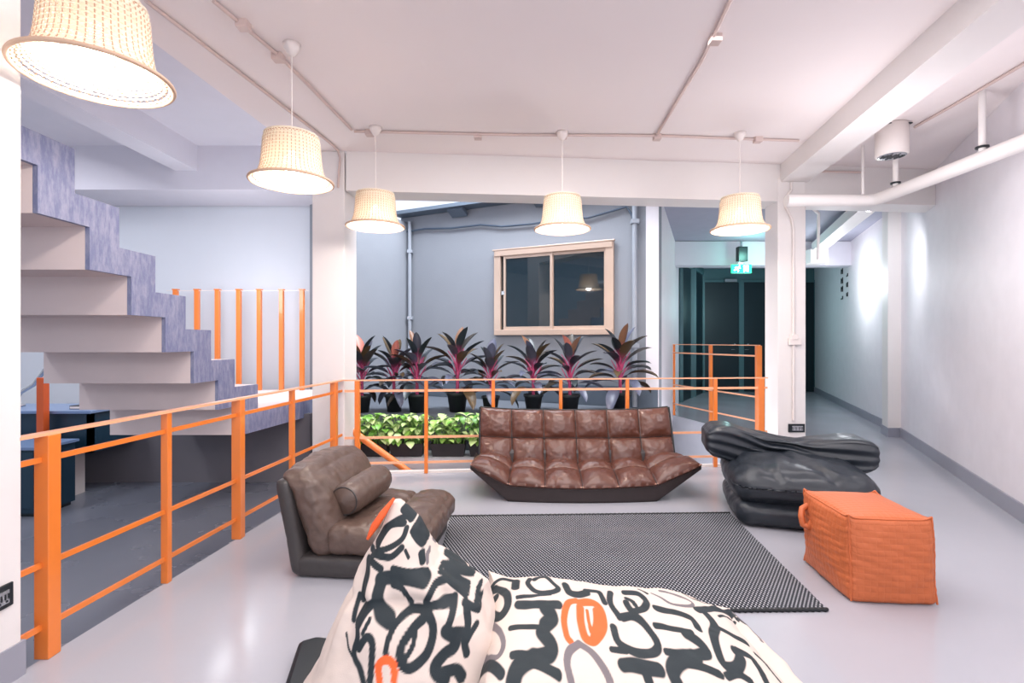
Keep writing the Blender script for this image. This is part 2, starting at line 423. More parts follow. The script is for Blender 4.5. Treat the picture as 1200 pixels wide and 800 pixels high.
door('door_3', 7.0, 7.5, 12.73, 2.72, 7.1)
# closer above the first door
tag(MB().box((5.25,12.62,2.72),(5.55,12.70,2.79)).build('door_closer', M['silver']), 'small grey door closer above the dark door under the exit sign', 'door closer')
# two dark doors set in the slanted teal wall
dd = (Vector((CWc[0],CWc[1],0))-Vector((CWb[0],CWb[1],0)))
for k, (t0, t1) in enumerate(((.03,.40),(.52,.90))):
    p = Vector((CWb[0],CWb[1],0))+dd*t0; q = Vector((CWb[0],CWb[1],0))+dd*t1
    r = bpy.data.objects.new('door_%d' % (4+k), None); C.objects.link(r); r['kind'] = 'structure'
    v = wall_mb((p.x,p.y),(q.x,q.y), 0, 2.85, .03, 1); v.build('door_leaf', M['teal_dark'], r)
    fr = MB()
    for e in (p, q): fr.bar((e.x+.02,e.y-.02,0),(e.x+.02,e.y-.02,2.9), .07, .07)
    fr.bar((p.x+.02,p.y-.02,2.9),(q.x+.02,q.y-.02,2.9), .07, .07)
    fr.build('door_frame', M['teal'], r)

# window in the house wall
def bw(t, z, off=0): # t metres from left corner along wall
    p = Vector((BWL[0],BWL[1],0))+d*t+n*off; return (p.x,p.y,z)
def t_of(px):
    # where the sight line through pixel column px meets the wall
    k = (px-600)/600; return (k*BWL[1]-BWL[0])/(d.x-k*d.y)
T0, T1 = t_of(582), t_of(719); Z0, Z1 = 1.335, 2.49
win = bpy.data.objects.new('window_1', None); C.objects.link(win); win['kind'] = 'structure'
win['label'] = 'two-pane sliding window in a bronze frame with dark glass'
f = MB(); FW = .075
f.bar(bw(T0,Z0+FW/2,.02),bw(T1,Z0+FW/2,.02), .10, FW); f.bar(bw(T0,Z1-FW/2,.02),bw(T1,Z1-FW/2,.02), .10, FW)
f.bar(bw(T0+FW/2,Z0,.02),bw(T0+FW/2,Z1,.02), .10, FW, up=n); f.bar(bw(T1-FW/2,Z0,.02),bw(T1-FW/2,Z1,.02), .10, FW, up=n)
f.bar(bw(T0-.03,Z1+.01,.05),bw(T1+.03,Z1+.01,.05), .05, .02)
f.build('window_frame', M['frame'], win, bevel=.004)
tm = T0+(T1-T0)*.50
for (s0, s1, off) in ((T0+.13, tm+.03, .035), (tm, T1-FW, .02)):
    g = MB(); w = .04
    for z in (Z0+FW+w/2, Z1-FW-w/2): g.bar(bw(s0,z,off),bw(s1,z,off), .03, w)
    for t in (s0+w/2, s1-w/2): g.bar(bw(t,Z0+FW,off),bw(t,Z1-FW,off), .03, w, up=n)
    sash = g.build('window_sash', M['frame'], win)
    MB().bar(bw(s0+w,(Z0+Z1)/2,off),bw(s1-w,(Z0+Z1)/2,off), .008, Z1-Z0-2*FW-2*w).build('window_pane', M['glass'], sash)
MB().bar(bw(T0+.105,(Z0+Z1)/2,.045),bw(T0+.15,(Z0+Z1)/2,.045), .03, .05).build('window_latch', M['silver'], win)
MB().bar(bw(T0+FW,(Z0+Z1)/2,-.0),bw(T0+.14,(Z0+Z1)/2,-.0), .02, Z1-Z0-2*FW).build('window_track', M['black'], win)

# pipes on the house wall
def pipe(nm, pts, r, m, label, cat='pipe', clamps=(), group=None):
    o = thing(nm, pts[0], label, cat, group)
    LM = Matrix.Translation(pts[0])
    MB().tube(pts, r, 12).build('run', m, o, local=LM)
    for c, rr in clamps:
        MB().box((c[0]-rr,c[1]-rr,c[2]-rr*.6),(c[0]+rr,c[1]+rr,c[2]+rr*.6)).build('clip', m, o, local=LM, bevel=.003)
    return o
M['pipe_blue'] = mat('pale_blue_pipe', (150,156,166), .5)
ta = t_of(483)
pipe('downpipe', [bw(ta,3.05,.06),bw(ta,2.0,.06),bw(ta,.46,.06)], .028, M['pipe_blue'], 'pale vertical downpipe near the inner corner of the blue-grey wall', clamps=[(bw(ta,2.6,.05),.04),(bw(ta,1.6,.05),.04)])
tb = t_of(745)
pipe('downpipe', [bw(tb,3.05,.06),bw(tb,2.0,.06),bw(tb,.46,.06)], .03, M['pipe_blue'], 'pale vertical downpipe right of the window on the blue-grey wall', clamps=[(bw(tb,2.7,.05),.045),(bw(tb,1.2,.05),.045)])
cab = [bw(t_of(468),2.90,.04)]
for px, y in ((500,268.5),(530,268),(565,264),(590,266),(625,263),(655,258),(690,256),(715,249),(735,243),(741,252),(744,262)):
    t = t_of(px); Yw = bw(t,0)[1]; cab.append(bw(t, EYE+(400-y)*Yw/600, .04))
pipe('cable', cab, .014, M['cable'], 'dark cable sagging across the blue-grey wall under the eaves', 'cable')

# ------------------------------------------------------------------ staircase
st = thing('staircase', (-2.7,4.3,0), 'white folded-slab staircase with a rough blue side climbing towards the left', 'staircase')
SM = Matrix.Translation((-2.7,4.3,0))
Y0, tr, ri, zb = 4.30, .29, .22, EYE-.358
top = []; 
for k in range(0, 9):
    top += [(Y0-k*tr, zb+(k-1)*ri), (Y0-k*tr, zb+k*ri)]
top.append((Y0-9*tr, zb+8*ri))
th, tv = .20, .15
prof_top = [(6.15, zb-ri)] + top
bot = [(6.15, zb-ri-.17), (Y0-th+.02, zb-ri-.17)]
for k in range(0, 9):
    bot.append((Y0-k*tr-th, zb+k*ri-tv)) if k else bot.append((Y0-th, zb-tv))
    bot.append((Y0-(k+1)*tr-th, zb+k*ri-tv))
bot = bot[:-1]; bot.append((Y0-9*tr, zb+8*ri-tv))
LAND_Z = zb-ri
def xs(Y): return -2.19 + max(0,(Y-3.9))*.13
def stair_pieces(xa, xb, inset=0):
    mb = MB()
    def piece(poly):
        n_ = len(poly); vs = [(xa(y), y, z) for y, z in poly]+[(xb(y), y, z) for y, z in poly]
        mb.add(vs, [tuple(range(n_)), tuple(range(n_, 2*n_))[::-1]]+[(i,i+n_,(i+1)%n_+n_,(i+1)%n_) for i in range(n_)])
    piece([(6.15,LAND_Z),(6.15,LAND_Z-.17),(Y0,LAND_Z-.17),(Y0,LAND_Z)])
    for k in range(9):
        ya, yb = Y0-k*tr, Y0-(k+1)*tr; z1 = zb+k*ri; z0 = z1-ri
        # riser slab, then tread slab
        lo = z0-tv if k else z0-.17
        piece([(ya,z1),(ya,lo),(ya-th,lo),(ya-th,z1)])
        piece([(ya-th,z1),(ya-th,z1-tv),(yb,z1-tv),(yb,z1)])
    return mb
stair_pieces(lambda y: xs(y)+.004, lambda y: xs(y)-.02).build('stair_side', M['blue_side'], st, local=SM)
stair_pieces(lambda y: xs(y)-.021, lambda y: -3.22).build('folded_slab', M['stair'], st, local=SM)
# balusters on the far side of the landing
bal = thing('baluster_railing', (-3.75,6.08,zb-ri), 'row of upright orange balusters behind the staircase landing', 'railing')
BM_ = Matrix.Translation((-3.75,6.08,zb-ri))
for px in (206,231,255,280,304,330,354):
    x = (px-600)/600*6.08
    MB().box((x-.024,6.056,zb-ri),(x+.024,6.104,EYE+.61)).build('baluster', M['orange'], bal, local=BM_, bevel=.003)
    MB().box((x-.03,6.05,EYE+.61),(x+.03,6.11,EYE+.622)).build('cap', M['orange'], bal, local=BM_)
MB().box((-4.1,6.072,EYE+.600),(-2.42,6.088,EYE+.606)).build('top_wire', M['white_gloss'], bal, local=BM_)

# ------------------------------------------------------------------ railings
M['rail_highlight'] = mat('orange_rail_highlight', (244,176,136), .3, coat=.4)  # orange paled in the colour for light glancing off the rails
def railing(nm, path, posts, heights, label, base=0.0, cap_w=.045, pale=(0,)):
    o = thing(nm, (posts[0][0],posts[0][1],base), label, 'railing'); LM = Matrix.Translation(o.location)
    for x, y, w in posts:
        MB().box((x-w/2,y-w/2,base),(x+w/2,y+w/2,base+heights[0]-.005)).build('post', M['orange'], o, local=LM, bevel=.003)
    for i, h in enumerate(heights):
        mb = MB()
        for p, q in zip(path[:-1], path[1:]):
            if i == 0: mb.bar((p[0],p[1],base+h),(q[0],q[1],base+h), cap_w, .012)
            else: mb.bar((p[0],p[1],base+h),(q[0],q[1],base+h), .012, .022)
        mb.build('rail', M['rail_highlight' if i in pale else 'orange'], o, local=LM)
    return o
H = (.885,.785,.37,.125)
lp = [(railx(Y),Y,w) for Y, w in ((2.04,.058),(2.66,.036),(3.26,.058),(3.92,.036),(4.66,.055))]
railing('railing', [(railx(1.90),1.90),(railx(4.83),4.83)], lp, H, 'long orange railing beside the staircase between the two left columns')
fp = []
for px, w in ((419,.045),(499.5,.033),(578,.033),(657,.033),(735,.033),(838,.036)):
    k = (px-600)/600; Y = (4.80+.086*1.6)/(1-.086*k); fp.append((k*Y, Y, w))
fp.append((2.50,4.80+.086*4.1,.058))
railing('railing', [(-1.57,4.80),(2.57,4.80+.086*4.14)], fp, (.885,.785,.345,.105), 'front orange railing between the columns, behind the brown sofa', cap_w=.03, pale=(0,1,2,3))
bp_ = [(2.735,8.72,.07),(3.0,7.73,.045)]
railing('railing', [(2.70,8.78),(3.24,6.70)], bp_+[(3.235,6.72,.065)], (1.20,1.06,.52,.20), 'taller orange railing beyond the well in front of the dark corridor', cap_w=.03, pale=(0,1,2,3))
# stair handrail dropping into the well
hr = thing('handrail', (-1.6,5.05,.38), 'sloping orange handrail descending into the stairwell beside the left column', 'handrail')
HM = Matrix.Translation(hr.location)
MB().tube([(-1.72,5.08,.46),(-1.0,5.08,-.06),(-.2,5.08,-.64)], .034, 12).build('top_tube', M['orange'], hr, local=HM)
MB().tube([(-1.72,5.08,.17),(-1.0,5.08,-.36),(-.2,5.08,-.94)], .02, 10).build('lower_tube', M['orange'], hr, local=HM)
MB().box((-1.12,5.065,-1.2),(-1.08,5.095,.0)).build('post', M['orange'], hr, local=HM)

# ------------------------------------------------------------------ pendant lamps
def make_lamp(loc, label):
    o = thing('pendant_lamp', loc, label, 'lamp', 'rattan pendant lamps along the ceiling')
    H_, = (.27,)
    def R(t):  # t 0 bottom 1 top
        return .156 + .016*(1-t) + .064*math.exp(-t*8.5) - .010*max(0,t-.9)/.1
    mb = MB(); nr = 27; NS = 48; seg = NS*2
    for r_ in range(nr):
        t = (r_+.6)/nr; z = t*H_; ph = (r_ % 2)*PI
        vs = []; k = 6
        for j in range(seg):
            a = 2*PI*j/seg; rr = R(t)+.0042*math.cos(NS*a+ph)
            for c in range(k):
                b = 2*PI*c/k; vs.append(((rr+.0022*math.cos(b))*math.cos(a), (rr+.0022*math.cos(b))*math.sin(a), z+.0050*math.sin(b)))
        mb.add(vs, [(j*k+c, ((j+1)%seg)*k+c, ((j+1)%seg)*k+(c+1)%k, j*k+(c+1)%k) for j in range(seg) for c in range(k)], True)
    sh = mb.build('lamp_shade', M['straw'], o)
    rb = MB()
    for j in range(NS):
        a = 2*PI*(j+.0)/NS
        rb.tube([((R(t)+.003)*math.cos(a), (R(t)+.003)*math.sin(a), t*H_) for t in (0,.08,.16,.28,.45,.65,.85,1)], .0026, 4, False)
    rb.build('ribs', M['straw_rim'], sh)
    kk = 96
    for nm, R0, z, w in (('bottom_rim', R(0)+.001, 0, .0085), ('top_rim', R(1), H_, .006)):
        rm = MB(); rm.tube([(R0*math.cos(2*PI*i/kk), R0*math.sin(2*PI*i/kk), z) for i in range(kk+1)], w, 8, False)
        rm.build(nm, M['straw_rim'], sh)
    tp = MB()  # woven crown closing the top
    for q in range(9):
        R0 = .152-.0145*q; z = H_+.002+.016*(1-(R0/.16)**2)
        tp.tube([((R0+.002*math.cos(24*2*PI*i/96+q*PI))*math.cos(2*PI*i/96), R0*math.sin(2*PI*i/96), z) for i in range(97)], .0055, 6, False)
    for j in range(20):
        a = 2*PI*j/20; tp.tube([(.16*math.cos(a),.16*math.sin(a),H_),(.09*math.cos(a),.09*math.sin(a),H_+.012),(.02*math.cos(a),.02*math.sin(a),H_+.018)], .003, 4, False)
    tp.build('crown', M['straw'], sh)
    bl = MB(); bl.lathe([(.001,.045),(.03,.052),(.052,.075),(.058,.10),(.05,.13),(.03,.155),(.018,.175),(.016,.19)], n=24); bl.build('bulb', M['bulb'], o)
    MB().lathe([(.001,.255),(.022,.25),(.024,.19),(.001,.185)], n=16).build('bulb_holder', M['white_gloss'], o)
    top_z = CZ-loc[2]
    MB().tube([(0,0,.25),(0,0,top_z-.03)], .0035, 6).build('cord', M['white_gloss'], o)
    MB().lathe([(.001,top_z-.075),(.018,top_z-.07),(.045,top_z-.03),(.052,top_z-.001),(.001,top_z-.001)], n=24).build('ceiling_rose', M['white_gloss'], o)
    return o
ZR = 2.215
def lamp_loc(px, Y): return ((px-600)/600*Y, Y, ZR)
L0 = lamp_loc(113,1.87)
lamp = make_lamp(L0, 'nearest and largest woven rattan lamp, cut by the top left of the frame')
lamps = [L0]
for px, Y, lb in ((342,3.1,'woven rattan pendant lamp hanging second from the left, in front of the staircase void'),
                  (440,4.30,'woven rattan pendant lamp beside the left column, third from the left'),
                  (659,4.40,'woven rattan pendant lamp hanging above the window and brown sofa'),
                  (867,4.42,'woven rattan pendant lamp hanging rightmost, by the green exit sign')):
    p = lamp_loc(px, Y); lamps.append(p); copy_thing(lamp, p, lb)

# ------------------------------------------------------------------ conduits on the ceiling and columns
def conduit(pts, label, boxes=(), r=.011, m='white_gloss'):
    o = thing('conduit', pts[0], label, 'conduit'); LM = Matrix.Translation(pts[0])
    MB().tube(pts, r, 8).build('tube', M[m], o, local=LM)
    for c in boxes: MB().box((c[0]-.032,c[1]-.032,c[2]-.03),(c[0]+.032,c[1]+.032,c[2]+.02)).build('junction_box', M[m], o, local=LM, bevel=.004)
zc = CZ-.014
M['conduit'] = mat('pinkish_conduit', (206,184,178), .5)
def onceil(x, y, z=zc): Y = (z-EYE)*600/(400-y); return ((x-600)/600*Y, Y, z)
conduit([onceil(250,1),onceil(330,68),onceil(412,152)], 'thin conduit along the ceiling over the left row of lamps', [onceil(326,66),onceil(285,28)], m='conduit')
conduit([onceil(171,1),onceil(300,100),onceil(390,170),(onceil(390,170)[0],4.80,zc),(onceil(390,170)[0]+.01,4.825,2.98),(-1.64,4.825,2.70)], 'thin conduit along the ceiling edge that drops down the left column', m='conduit')
conduit([onceil(415,154),onceil(600,158),onceil(770,159),onceil(936,165)], 'long conduit crossing the ceiling above the far lamps', [onceil(433,155),onceil(560,159),onceil(660,158),onceil(770,160),onceil(888,163)], m='conduit')
conduit([onceil(770,158),onceil(822,72),onceil(866,-20)], 'thin conduit running from the cross conduit towards the camera', [onceil(838,45)], m='conduit')
conduit([(2.83,5.185,2.86),(2.83,5.185,2.78),(2.77,5.185,2.70),(2.77,5.185,2.62),(2.83,5.185,2.50),(2.85,5.185,2.40),(2.85,5.185,.45)], 'white conduit bending down the front of the right column', [(2.85,5.18,1.30)], r=.013)
conduit([onceil(1072,149),onceil(1120,122),onceil(1200,75),(3.35,2.4,zc)], 'thin conduit on the aisle ceiling running to the cylinder fitting', m='conduit')
conduit([(2.95,5.2,2.98),(3.6,5.24,2.98)], 'short conduit across the top of the beam right of the column', m='conduit')
for side, (x, y) in enumerate(((2.92,5.185),)):
    o = thing('switch_box', (x-.02,y,1.25), 'small white switch box on the right column conduit', 'switch'); MB().box((-.10,-.025,-.035),(.02,.01,.035)).build('cover', M['white_gloss'], o, bevel=.005)

def outlet(loc, rz, label, w=.16, h=.075):
    o = thing('wall_outlet', loc, label, 'outlet', rz=rz)
    MB().box((-w/2,-.012,-h/2),(w/2,0,h/2)).build('cover_plate', M['black'], o, bevel=.003)
    s = MB().box((-w*.30,-.018,-h*.28),(w*.36,-.010,h*.28)).build('socket_insert', M['silver'], o)
    hh = MB()
    for cx in (-.25,-.06,.14,.30):
        for dx in (-.035,.035): hh.box((w*(cx+dx)-.002,-.020,-h*.1),(w*(cx+dx)+.002,-.017,h*.14))
        hh.box((w*cx-.003,-.020,-h*.22),(w*cx+.003,-.017,-h*.14))
    hh.build('socket_slots', M['black'], s)
outlet((2.885,5.198,EYE-103*5.2/600+.015), 0, 'black socket plate low on the right column', w=.165, h=.085)
yy = 1.80; outlet((-1.842,yy,EYE-(308)*yy/600+.0), PI/2+.05, 'black socket plate low on the near left column', w=.17, h=.085)

# ------------------------------------------------------------------ pipe run, drops, cylinder fitting in the aisle
o = thing('ceiling_pipe', (3.37,3.0,2.56), 'thick white pipe turning a corner below the aisle ceiling', 'pipe'); LM = Matrix.Translation(o.location)
MB().tube([(3.37,-2.4,2.56),(3.37,3.0,2.56),(3.37,4.55,2.56),(3.35,4.68,2.56),(3.22,4.74,2.565),(2.9,4.98,2.59)][:2]+[(3.37,4.64,2.56),(3.355,4.72,2.56),(3.29,4.76,2.56),(2.55,4.76,2.56)], .055, 16).build('run', M['column'], o, local=LM)
for i,(x, y) in enumerate(((3.37,4.50),(3.37,3.67))):
    MB().tube([(x,y,2.60),(x,y,CZ)], .022, 10).build('drop', M['column'], o, local=LM)
    MB().lathe([(.001,0),(.04,0),(.04,.012),(.001,.012)], (x,y,2.635), 16).build('washer', M['black'], o, local=LM)
MB().tube([(3.22,4.70,2.6),(3.22,4.70,CZ)], .012, 8).build('drop', M['column'], o, local=LM)
o = thing('ceiling_downlight', (3.16,4.26,2.79), 'white cylinder fitting with a slotted underside on the aisle ceiling', 'light fitting')
MB().lathe([(.001,.0),(.112,.0),(.117,.006),(.117,.25),(.10,.262),(.001,.262)], n=40).build('housing', M['white_gloss'], o)
MB().lathe([(.001,-.003),(.098,-.003),(.104,.001)], n=40).build('lens', M['silver'], o)
sl_ = MB()
for k in range(9):
    x = -.08+.02*k; hh = (.0085-x*x)**.5*.8 if x*x < .0085 else .02; sl_.box((x-.004,-hh*(.4+.6*((k*7)%3)/2),-.007),(x+.004,hh*(.4+.6*((k*5)%3)/2),-.002))
sl_.build('slots', M['black'], o)
sl2 = MB()
for a in (-2.3,-.9,1.2): MB().box((.11*math.cos(a)-.03,.11*math.sin(a)-.012,.235),(.11*math.cos(a)+.03,.11*math.sin(a)+.012,.243)).build('vent', M['black'], o)
# wall-washing spotlight past the beam
o = thing('spotlight', (3.93,5.6,2.70), 'small bright white spotlight above the aisle by the pilaster', 'spotlight')
MB().tube([(0,0,.3),(0,0,.06)], .01, 8).build('arm', M['white_gloss'], o)
MB().lathe([(.001,.09),(.03,.08),(.045,.02),(.05,-.02)], n=20).build('head', M['white_gloss'], o)
MB().lathe([(.001,-.018),(.046,-.018)], n=20).build('lens', M['spot_lens'], o)
# trunking in the corridor
o = thing('cable_trunking', (4.2,6.3,2.86), 'pale square trunking running into the right corridor under its ceiling', 'trunking'); LM = Matrix.Translation(o.location)
MB().bar((4.30,6.2,2.9),(5.35,8.95,2.9), .20, .14).build('duct', M['column'], o, local=LM)
MB().box((5.2,8.9,2.62),(5.5,9.2,2.86)).build('end_box', M['column'], o, local=LM)
conduit([(3.6,6.3,2.98),(3.95,6.6,2.9),(4.25,7.1,2.8),(4.3,7.2,2.4)], 'pale bent conduit hanging inside the right corridor', r=.02)

# exit sign
o = thing('exit_sign', (4.03,9.0,2.45), 'glowing green emergency exit sign with running figure hung in the left corridor', 'sign')
MB().box((-.175,-.02,0),(.175,.02,.15)).build('sign_panel', M['exit'], o, bevel=.004)
g = MB()  # running figure and doorway
g.lathe([(.001,-.002),(.013,-.002),(.013,.002),(.001,.002)], (0,0,0), 12)
g = MB()
def flat(mb, pts): # thin pictogram strokes
    for p, q in zip(pts[:-1], pts[1:]): mb.bar((p[0],-.022,p[1]),(q[0],-.022,q[1]), .004, .016, up=(0,0,1)) if abs(q[0]-p[0])>1e-4 else mb.box((p[0]-.008,-.024,min(p[1],q[1])),(p[0]+.008,-.02,max(p[1],q[1])))
flat(g, [(-.05,.105),(-.08,.07)]); flat(g, [(-.08,.07),(-.055,.045),(-.07,.02)]); flat(g, [(-.08,.07),(-.11,.05),(-.14,.05)])
flat(g, [(-.055,.10),(-.02,.08)]); flat(g, [(-.055,.10),(-.10,.105),(-.12,.085)])
g.box((-.05,-.024,.115),(-.028,-.02,.135))
g.box((.03,-.024,.02),(.045,-.02,.13)); g.box((.03,-.024,.118),(.115,-.02,.132)); g.box((.10,-.024,.02),(.115,-.02,.13)); g.box((.06,-.024,.03),(.092,-.02,.105))
g.build('pictogram', M['exit_white'], o)
MB().box((-.07,-.06,.20),(.09,.06,.46)).build('battery_box', M['black'], o, bevel=.004)
MB().box((-.05,-.015,.15),(.05,.015,.20)).build('bracket', M['silver'], o)
MB().tube([(0,0,.46),(0,0,.56)], .02, 8).build('rod', M['silver'], o)

# lettering on the corridor wall: two columns of black characters
dw = Vector((RC[0]-RB_[0], RC[1]-RB_[1], 0)).normalized(); nw = Vector((-dw.y, dw.x, 0))
def onwall(s, z, off): p = Vector((RB_[0],RB_[1],0))+dw*s+nw*off; return (p.x,p.y,z)
M['ink'] = mat('black_lettering', (16,18,30), .5)
lt = thing('wall_lettering', onwall(3.1,2.4,.01), 'two upright columns of black lettering on the right corridor wall', 'lettering'); LM = Matrix.Translation(lt.location)
for (s, w, rows) in ((3.42,.16,[(2.80,.13,1),(2.60,.11,1),(2.42,.12,1),(2.26,.11,1),(2.09,.06,0)]), (2.99,.12,[(2.86,.09,1),(2.66,.045,0),(2.48,.055,0),(2.30,.09,1),(2.12,.08,1)])):
    for z, h, kind in rows:
        g = MB()
        g.bar(onwall(s-w/2,z,.008),onwall(s-w/2+.05,z,.008), .006, h); 
        if kind: g.bar(onwall(s+w/2-.05,z,.008),onwall(s+w/2,z,.008), .006, h*.8); g.bar(onwall(s-w/2,z+h*.15,.008),onwall(s+w/2,z+h*.15,.008), .006, h*.3)
        else: g.bar(onwall(s-w/2,z-h*.3,.008),onwall(s+w/2,z-h*.3,.008), .006, h*.4)
        g.build('character', M['ink'], lt, local=LM)

# ------------------------------------------------------------------ desk and cabinet seen under the stairs
o = thing('reception_desk', (-4.6,4.6,-.13), 'dark blue desk with a pale top under the staircase', 'desk'); LM = Matrix.Translation(o.location)
MB().box((-5.6,4.50,.27),(-3.70,4.54,.62)).build('front_panel', M['desk'], o, local=LM)
MB().box((-3.74,4.50,.27),(-3.70,5.0,.62)).build('side_panel', M['desk'], o, local=LM)
MB().box((-5.62,4.46,.62),(-3.67,5.0,.645)).build('desk_top', M['desk_top'], o, local=LM, bevel=.003)
MB().box((-4.08,4.56,-.13),(-3.92,4.70,.27)).build('foot', M['white_gloss'], o, local=LM)
MB().box((-5.4,4.56,-.13),(-5.24,4.70,.27)).build('foot', M['white_gloss'], o, local=LM)
o = thing('low_cabinet', (-4.2,4.0,-.13), 'low dark blue cabinet half hidden behind the near left column', 'cabinet'); LM = Matrix.Translation(o.location)
MB().box((-4.7,4.02,-.10),(-3.72,4.36,.40)).build('carcass', M['desk'], o, local=LM)
MB().box((-4.72,4.0,.40),(-3.70,4.38,.42)).build('cabinet_top', M['desk_top'], o, local=LM)
MB().box((-4.68,4.04,-.13),(-3.74,4.34,-.10)).build('plinth', M['black'], o, local=LM)
for x in (-4.68,-4.20): MB().box((x,4.008,-.06),(x+.45,4.02,.38)).build('cabinet_door', M['desk'], o, local=LM, bevel=.003)
o = thing('notepad', (-3.9,4.62,.646), 'small dark item lying on the edge of the blue desk', 'notepad')
MB().box((-.05,-.05,0),(.05,.05,.03)).build('cover', M['black'], o); MB().box((-.046,-.052,.005),(.046,.048,.024)).build('pages', M['white_gloss'], o)
o = thing('desk_lamp', (-4.62,4.75,.646), 'silver bent-arm lamp on the dark blue desk', 'lamp')
MB().lathe([(.001,0),(.08,0),(.08,.02),(.001,.025)], n=20).build('base', M['silver'], o)
MB().tube([(0,0,.02),(.06,0,.13),(.18,0,.20),(.32,0,.38)], .018, 8).build('arm', M['silver'], o)
MB().tube([(.32,0,.38),(.38,0,.34)], [.03,.045], 10).build('head', M['silver'], o)
# lone post of a railing seen beyond the desk
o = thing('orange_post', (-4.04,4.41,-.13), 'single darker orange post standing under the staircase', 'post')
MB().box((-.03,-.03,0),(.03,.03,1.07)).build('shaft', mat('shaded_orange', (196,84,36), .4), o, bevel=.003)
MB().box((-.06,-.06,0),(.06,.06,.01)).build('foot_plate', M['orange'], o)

# ------------------------------------------------------------------ plants
def leaf_into(mb, cols, base, az, length, width, lift, curl, c0, c1, n=7, fold=.25, petiole=False):
    """arched blade: starts along az with elevation lift, bends down by curl"""
    pos = Vector(base); el = lift; step = length/n; o = len(mb.v)
    side = Vector((-math.sin(az), math.cos(az), 0)); vs = []
    for i in range(n+1):
        t = i/n; w = width*(math.sin(PI*min(1,t*.94+.03))**.75)*(.55+.45*math.sin(PI*t**.8)) if i < n else 0.001
        if petiole and i < n: w = .010+width*max(0,math.sin(PI*max(0,(t-.22)/.80)))**.8*(.6+.4*(1-t)) 
        dr = Vector((math.cos(az)*math.cos(el), math.sin(az)*math.cos(el), math.sin(el))); up = side.cross(dr)*-1
        for k in range(3):
            s = (k-1); vs.append(pos + side*s*w/2 + (up*-1 if up.z<0 else up)*abs(s)*w*fold)
            tt = min(1,max(0,t-.12)*3.2) if petiole else min(1,t*2.2)**.7; cc = [c0[q]*(1-tt)+c1[q]*tt for q in range(3)]; jit = 1+.12*(1 if k == 1 else -1)
            cols.append((cc[0]*jit,cc[1]*jit,cc[2]*jit,1))
        pos += dr*step; el -= curl/n
    mb.add(vs, [(i*3+k, i*3+k+1, (i+1)*3+k+1, (i+1)*3+k) for i in range(n) for k in range(2)], True)

def build_col(mb, cols, nm, parent):
    ob = mb.build(nm, M['leaf'], parent)
    at = ob.data.color_attributes.new('tint', 'FLOAT_COLOR', 'POINT'); at.data.foreach_set('color', np.array(cols, dtype=np.float32).ravel())
    return ob
def L3(c): return lin(c)[:3]
DK = [(34,44,48),(58,52,46),(82,66,44),(44,50,58),(70,72,84)]
def cordyline(loc, scale, seed, label):
    rng = random.Random(seed)
    o = thing('potted_cordyline', loc, label, 'potted plant', 'dark-leaved cordylines on the upper ledge'); o.scale = (scale,)*3; o.rotation_euler.z = seed*1.3
    MB().lathe([(.001,0),(.072,0),(.095,.155),(.105,.158),(.106,.185),(.095,.186),(.092,.165),(.001,.16)], n=24).build('pot', M['pot'], o)
    MB().lathe([(.001,.168),(.09,.164)], n=20).build('soil', M['soil'], o)
    MB().tube([(0,0,.15),(.005,0,.30),(0,.004,.46)], [.018,.016,.010], 8).build('stem', M['stem'], o)
    mb = MB(); cols = []
    n = 25
    for i in range(n):
        t = i/n; az = i*2.399+rng.uniform(-.25,.25); z = .23+.30*t
        lift = .10+1.25*t**.75+rng.uniform(-.12,.12); Ln = (.40-.07*t)*rng.uniform(.85,1.1)
        c1 = L3(rng.choice(DK))
        if t > .85 and rng.random() < .45: c1 = L3((120,84,62) if rng.random() < .7 else (196,118,104))
        c0 = L3((176,66,112)) if t > .3 else L3((84,52,74))
        if rng.random() < (.45 if t < .4 else .12): c1 = L3((84,88,108))
        leaf_into(mb, cols, (0,0,z), az, Ln, .125*rng.uniform(.75,1.15), lift, 1.35-1.0*t+rng.uniform(-.2,.2), c0, c1, n=9, petiole=True)
    build_col(mb, cols, 'foliage', o)
    # magenta leaf stalks fanning from the stem
    sb = MB()
    for i in range(9):
        az = i*2.399; el = 1.15; sb.tube([(0,0,.27+.02*i),(math.cos(az)*.04,math.sin(az)*.04,.36+.02*i),(math.cos(az)*.09,math.sin(az)*.09,.45+.018*i)], [.009,.007,.004], 6)
    sb.build('leaf_stalks', M['stem'], o)
    return o
pls = [(424,.98,'in the shade at the far left of the ledge beside the column'),(462,.98,'second from the left on the ledge'),(489,1.04,'third from the left, tall, with olive upper leaves'),
       (536,1.12,'fourth from the left, its black pot showing above the planters'),(575,.92,'fifth from the left, just before the window edge'),
       (625,1.0,'below the left window pane behind the sofa'),(668,1.02,'with a pink top leaf below the right window pane'),(727,1.12,'rightmost on the ledge with long pointed leaves')]
for i, (px, s, lb) in enumerate(pls):
    Y = 5.80+.05*(i % 2); cordyline(((px-600)/600*Y, Y, .451), s*1.08, 30+i, 'dark-leaved potted cordyline '+lb)

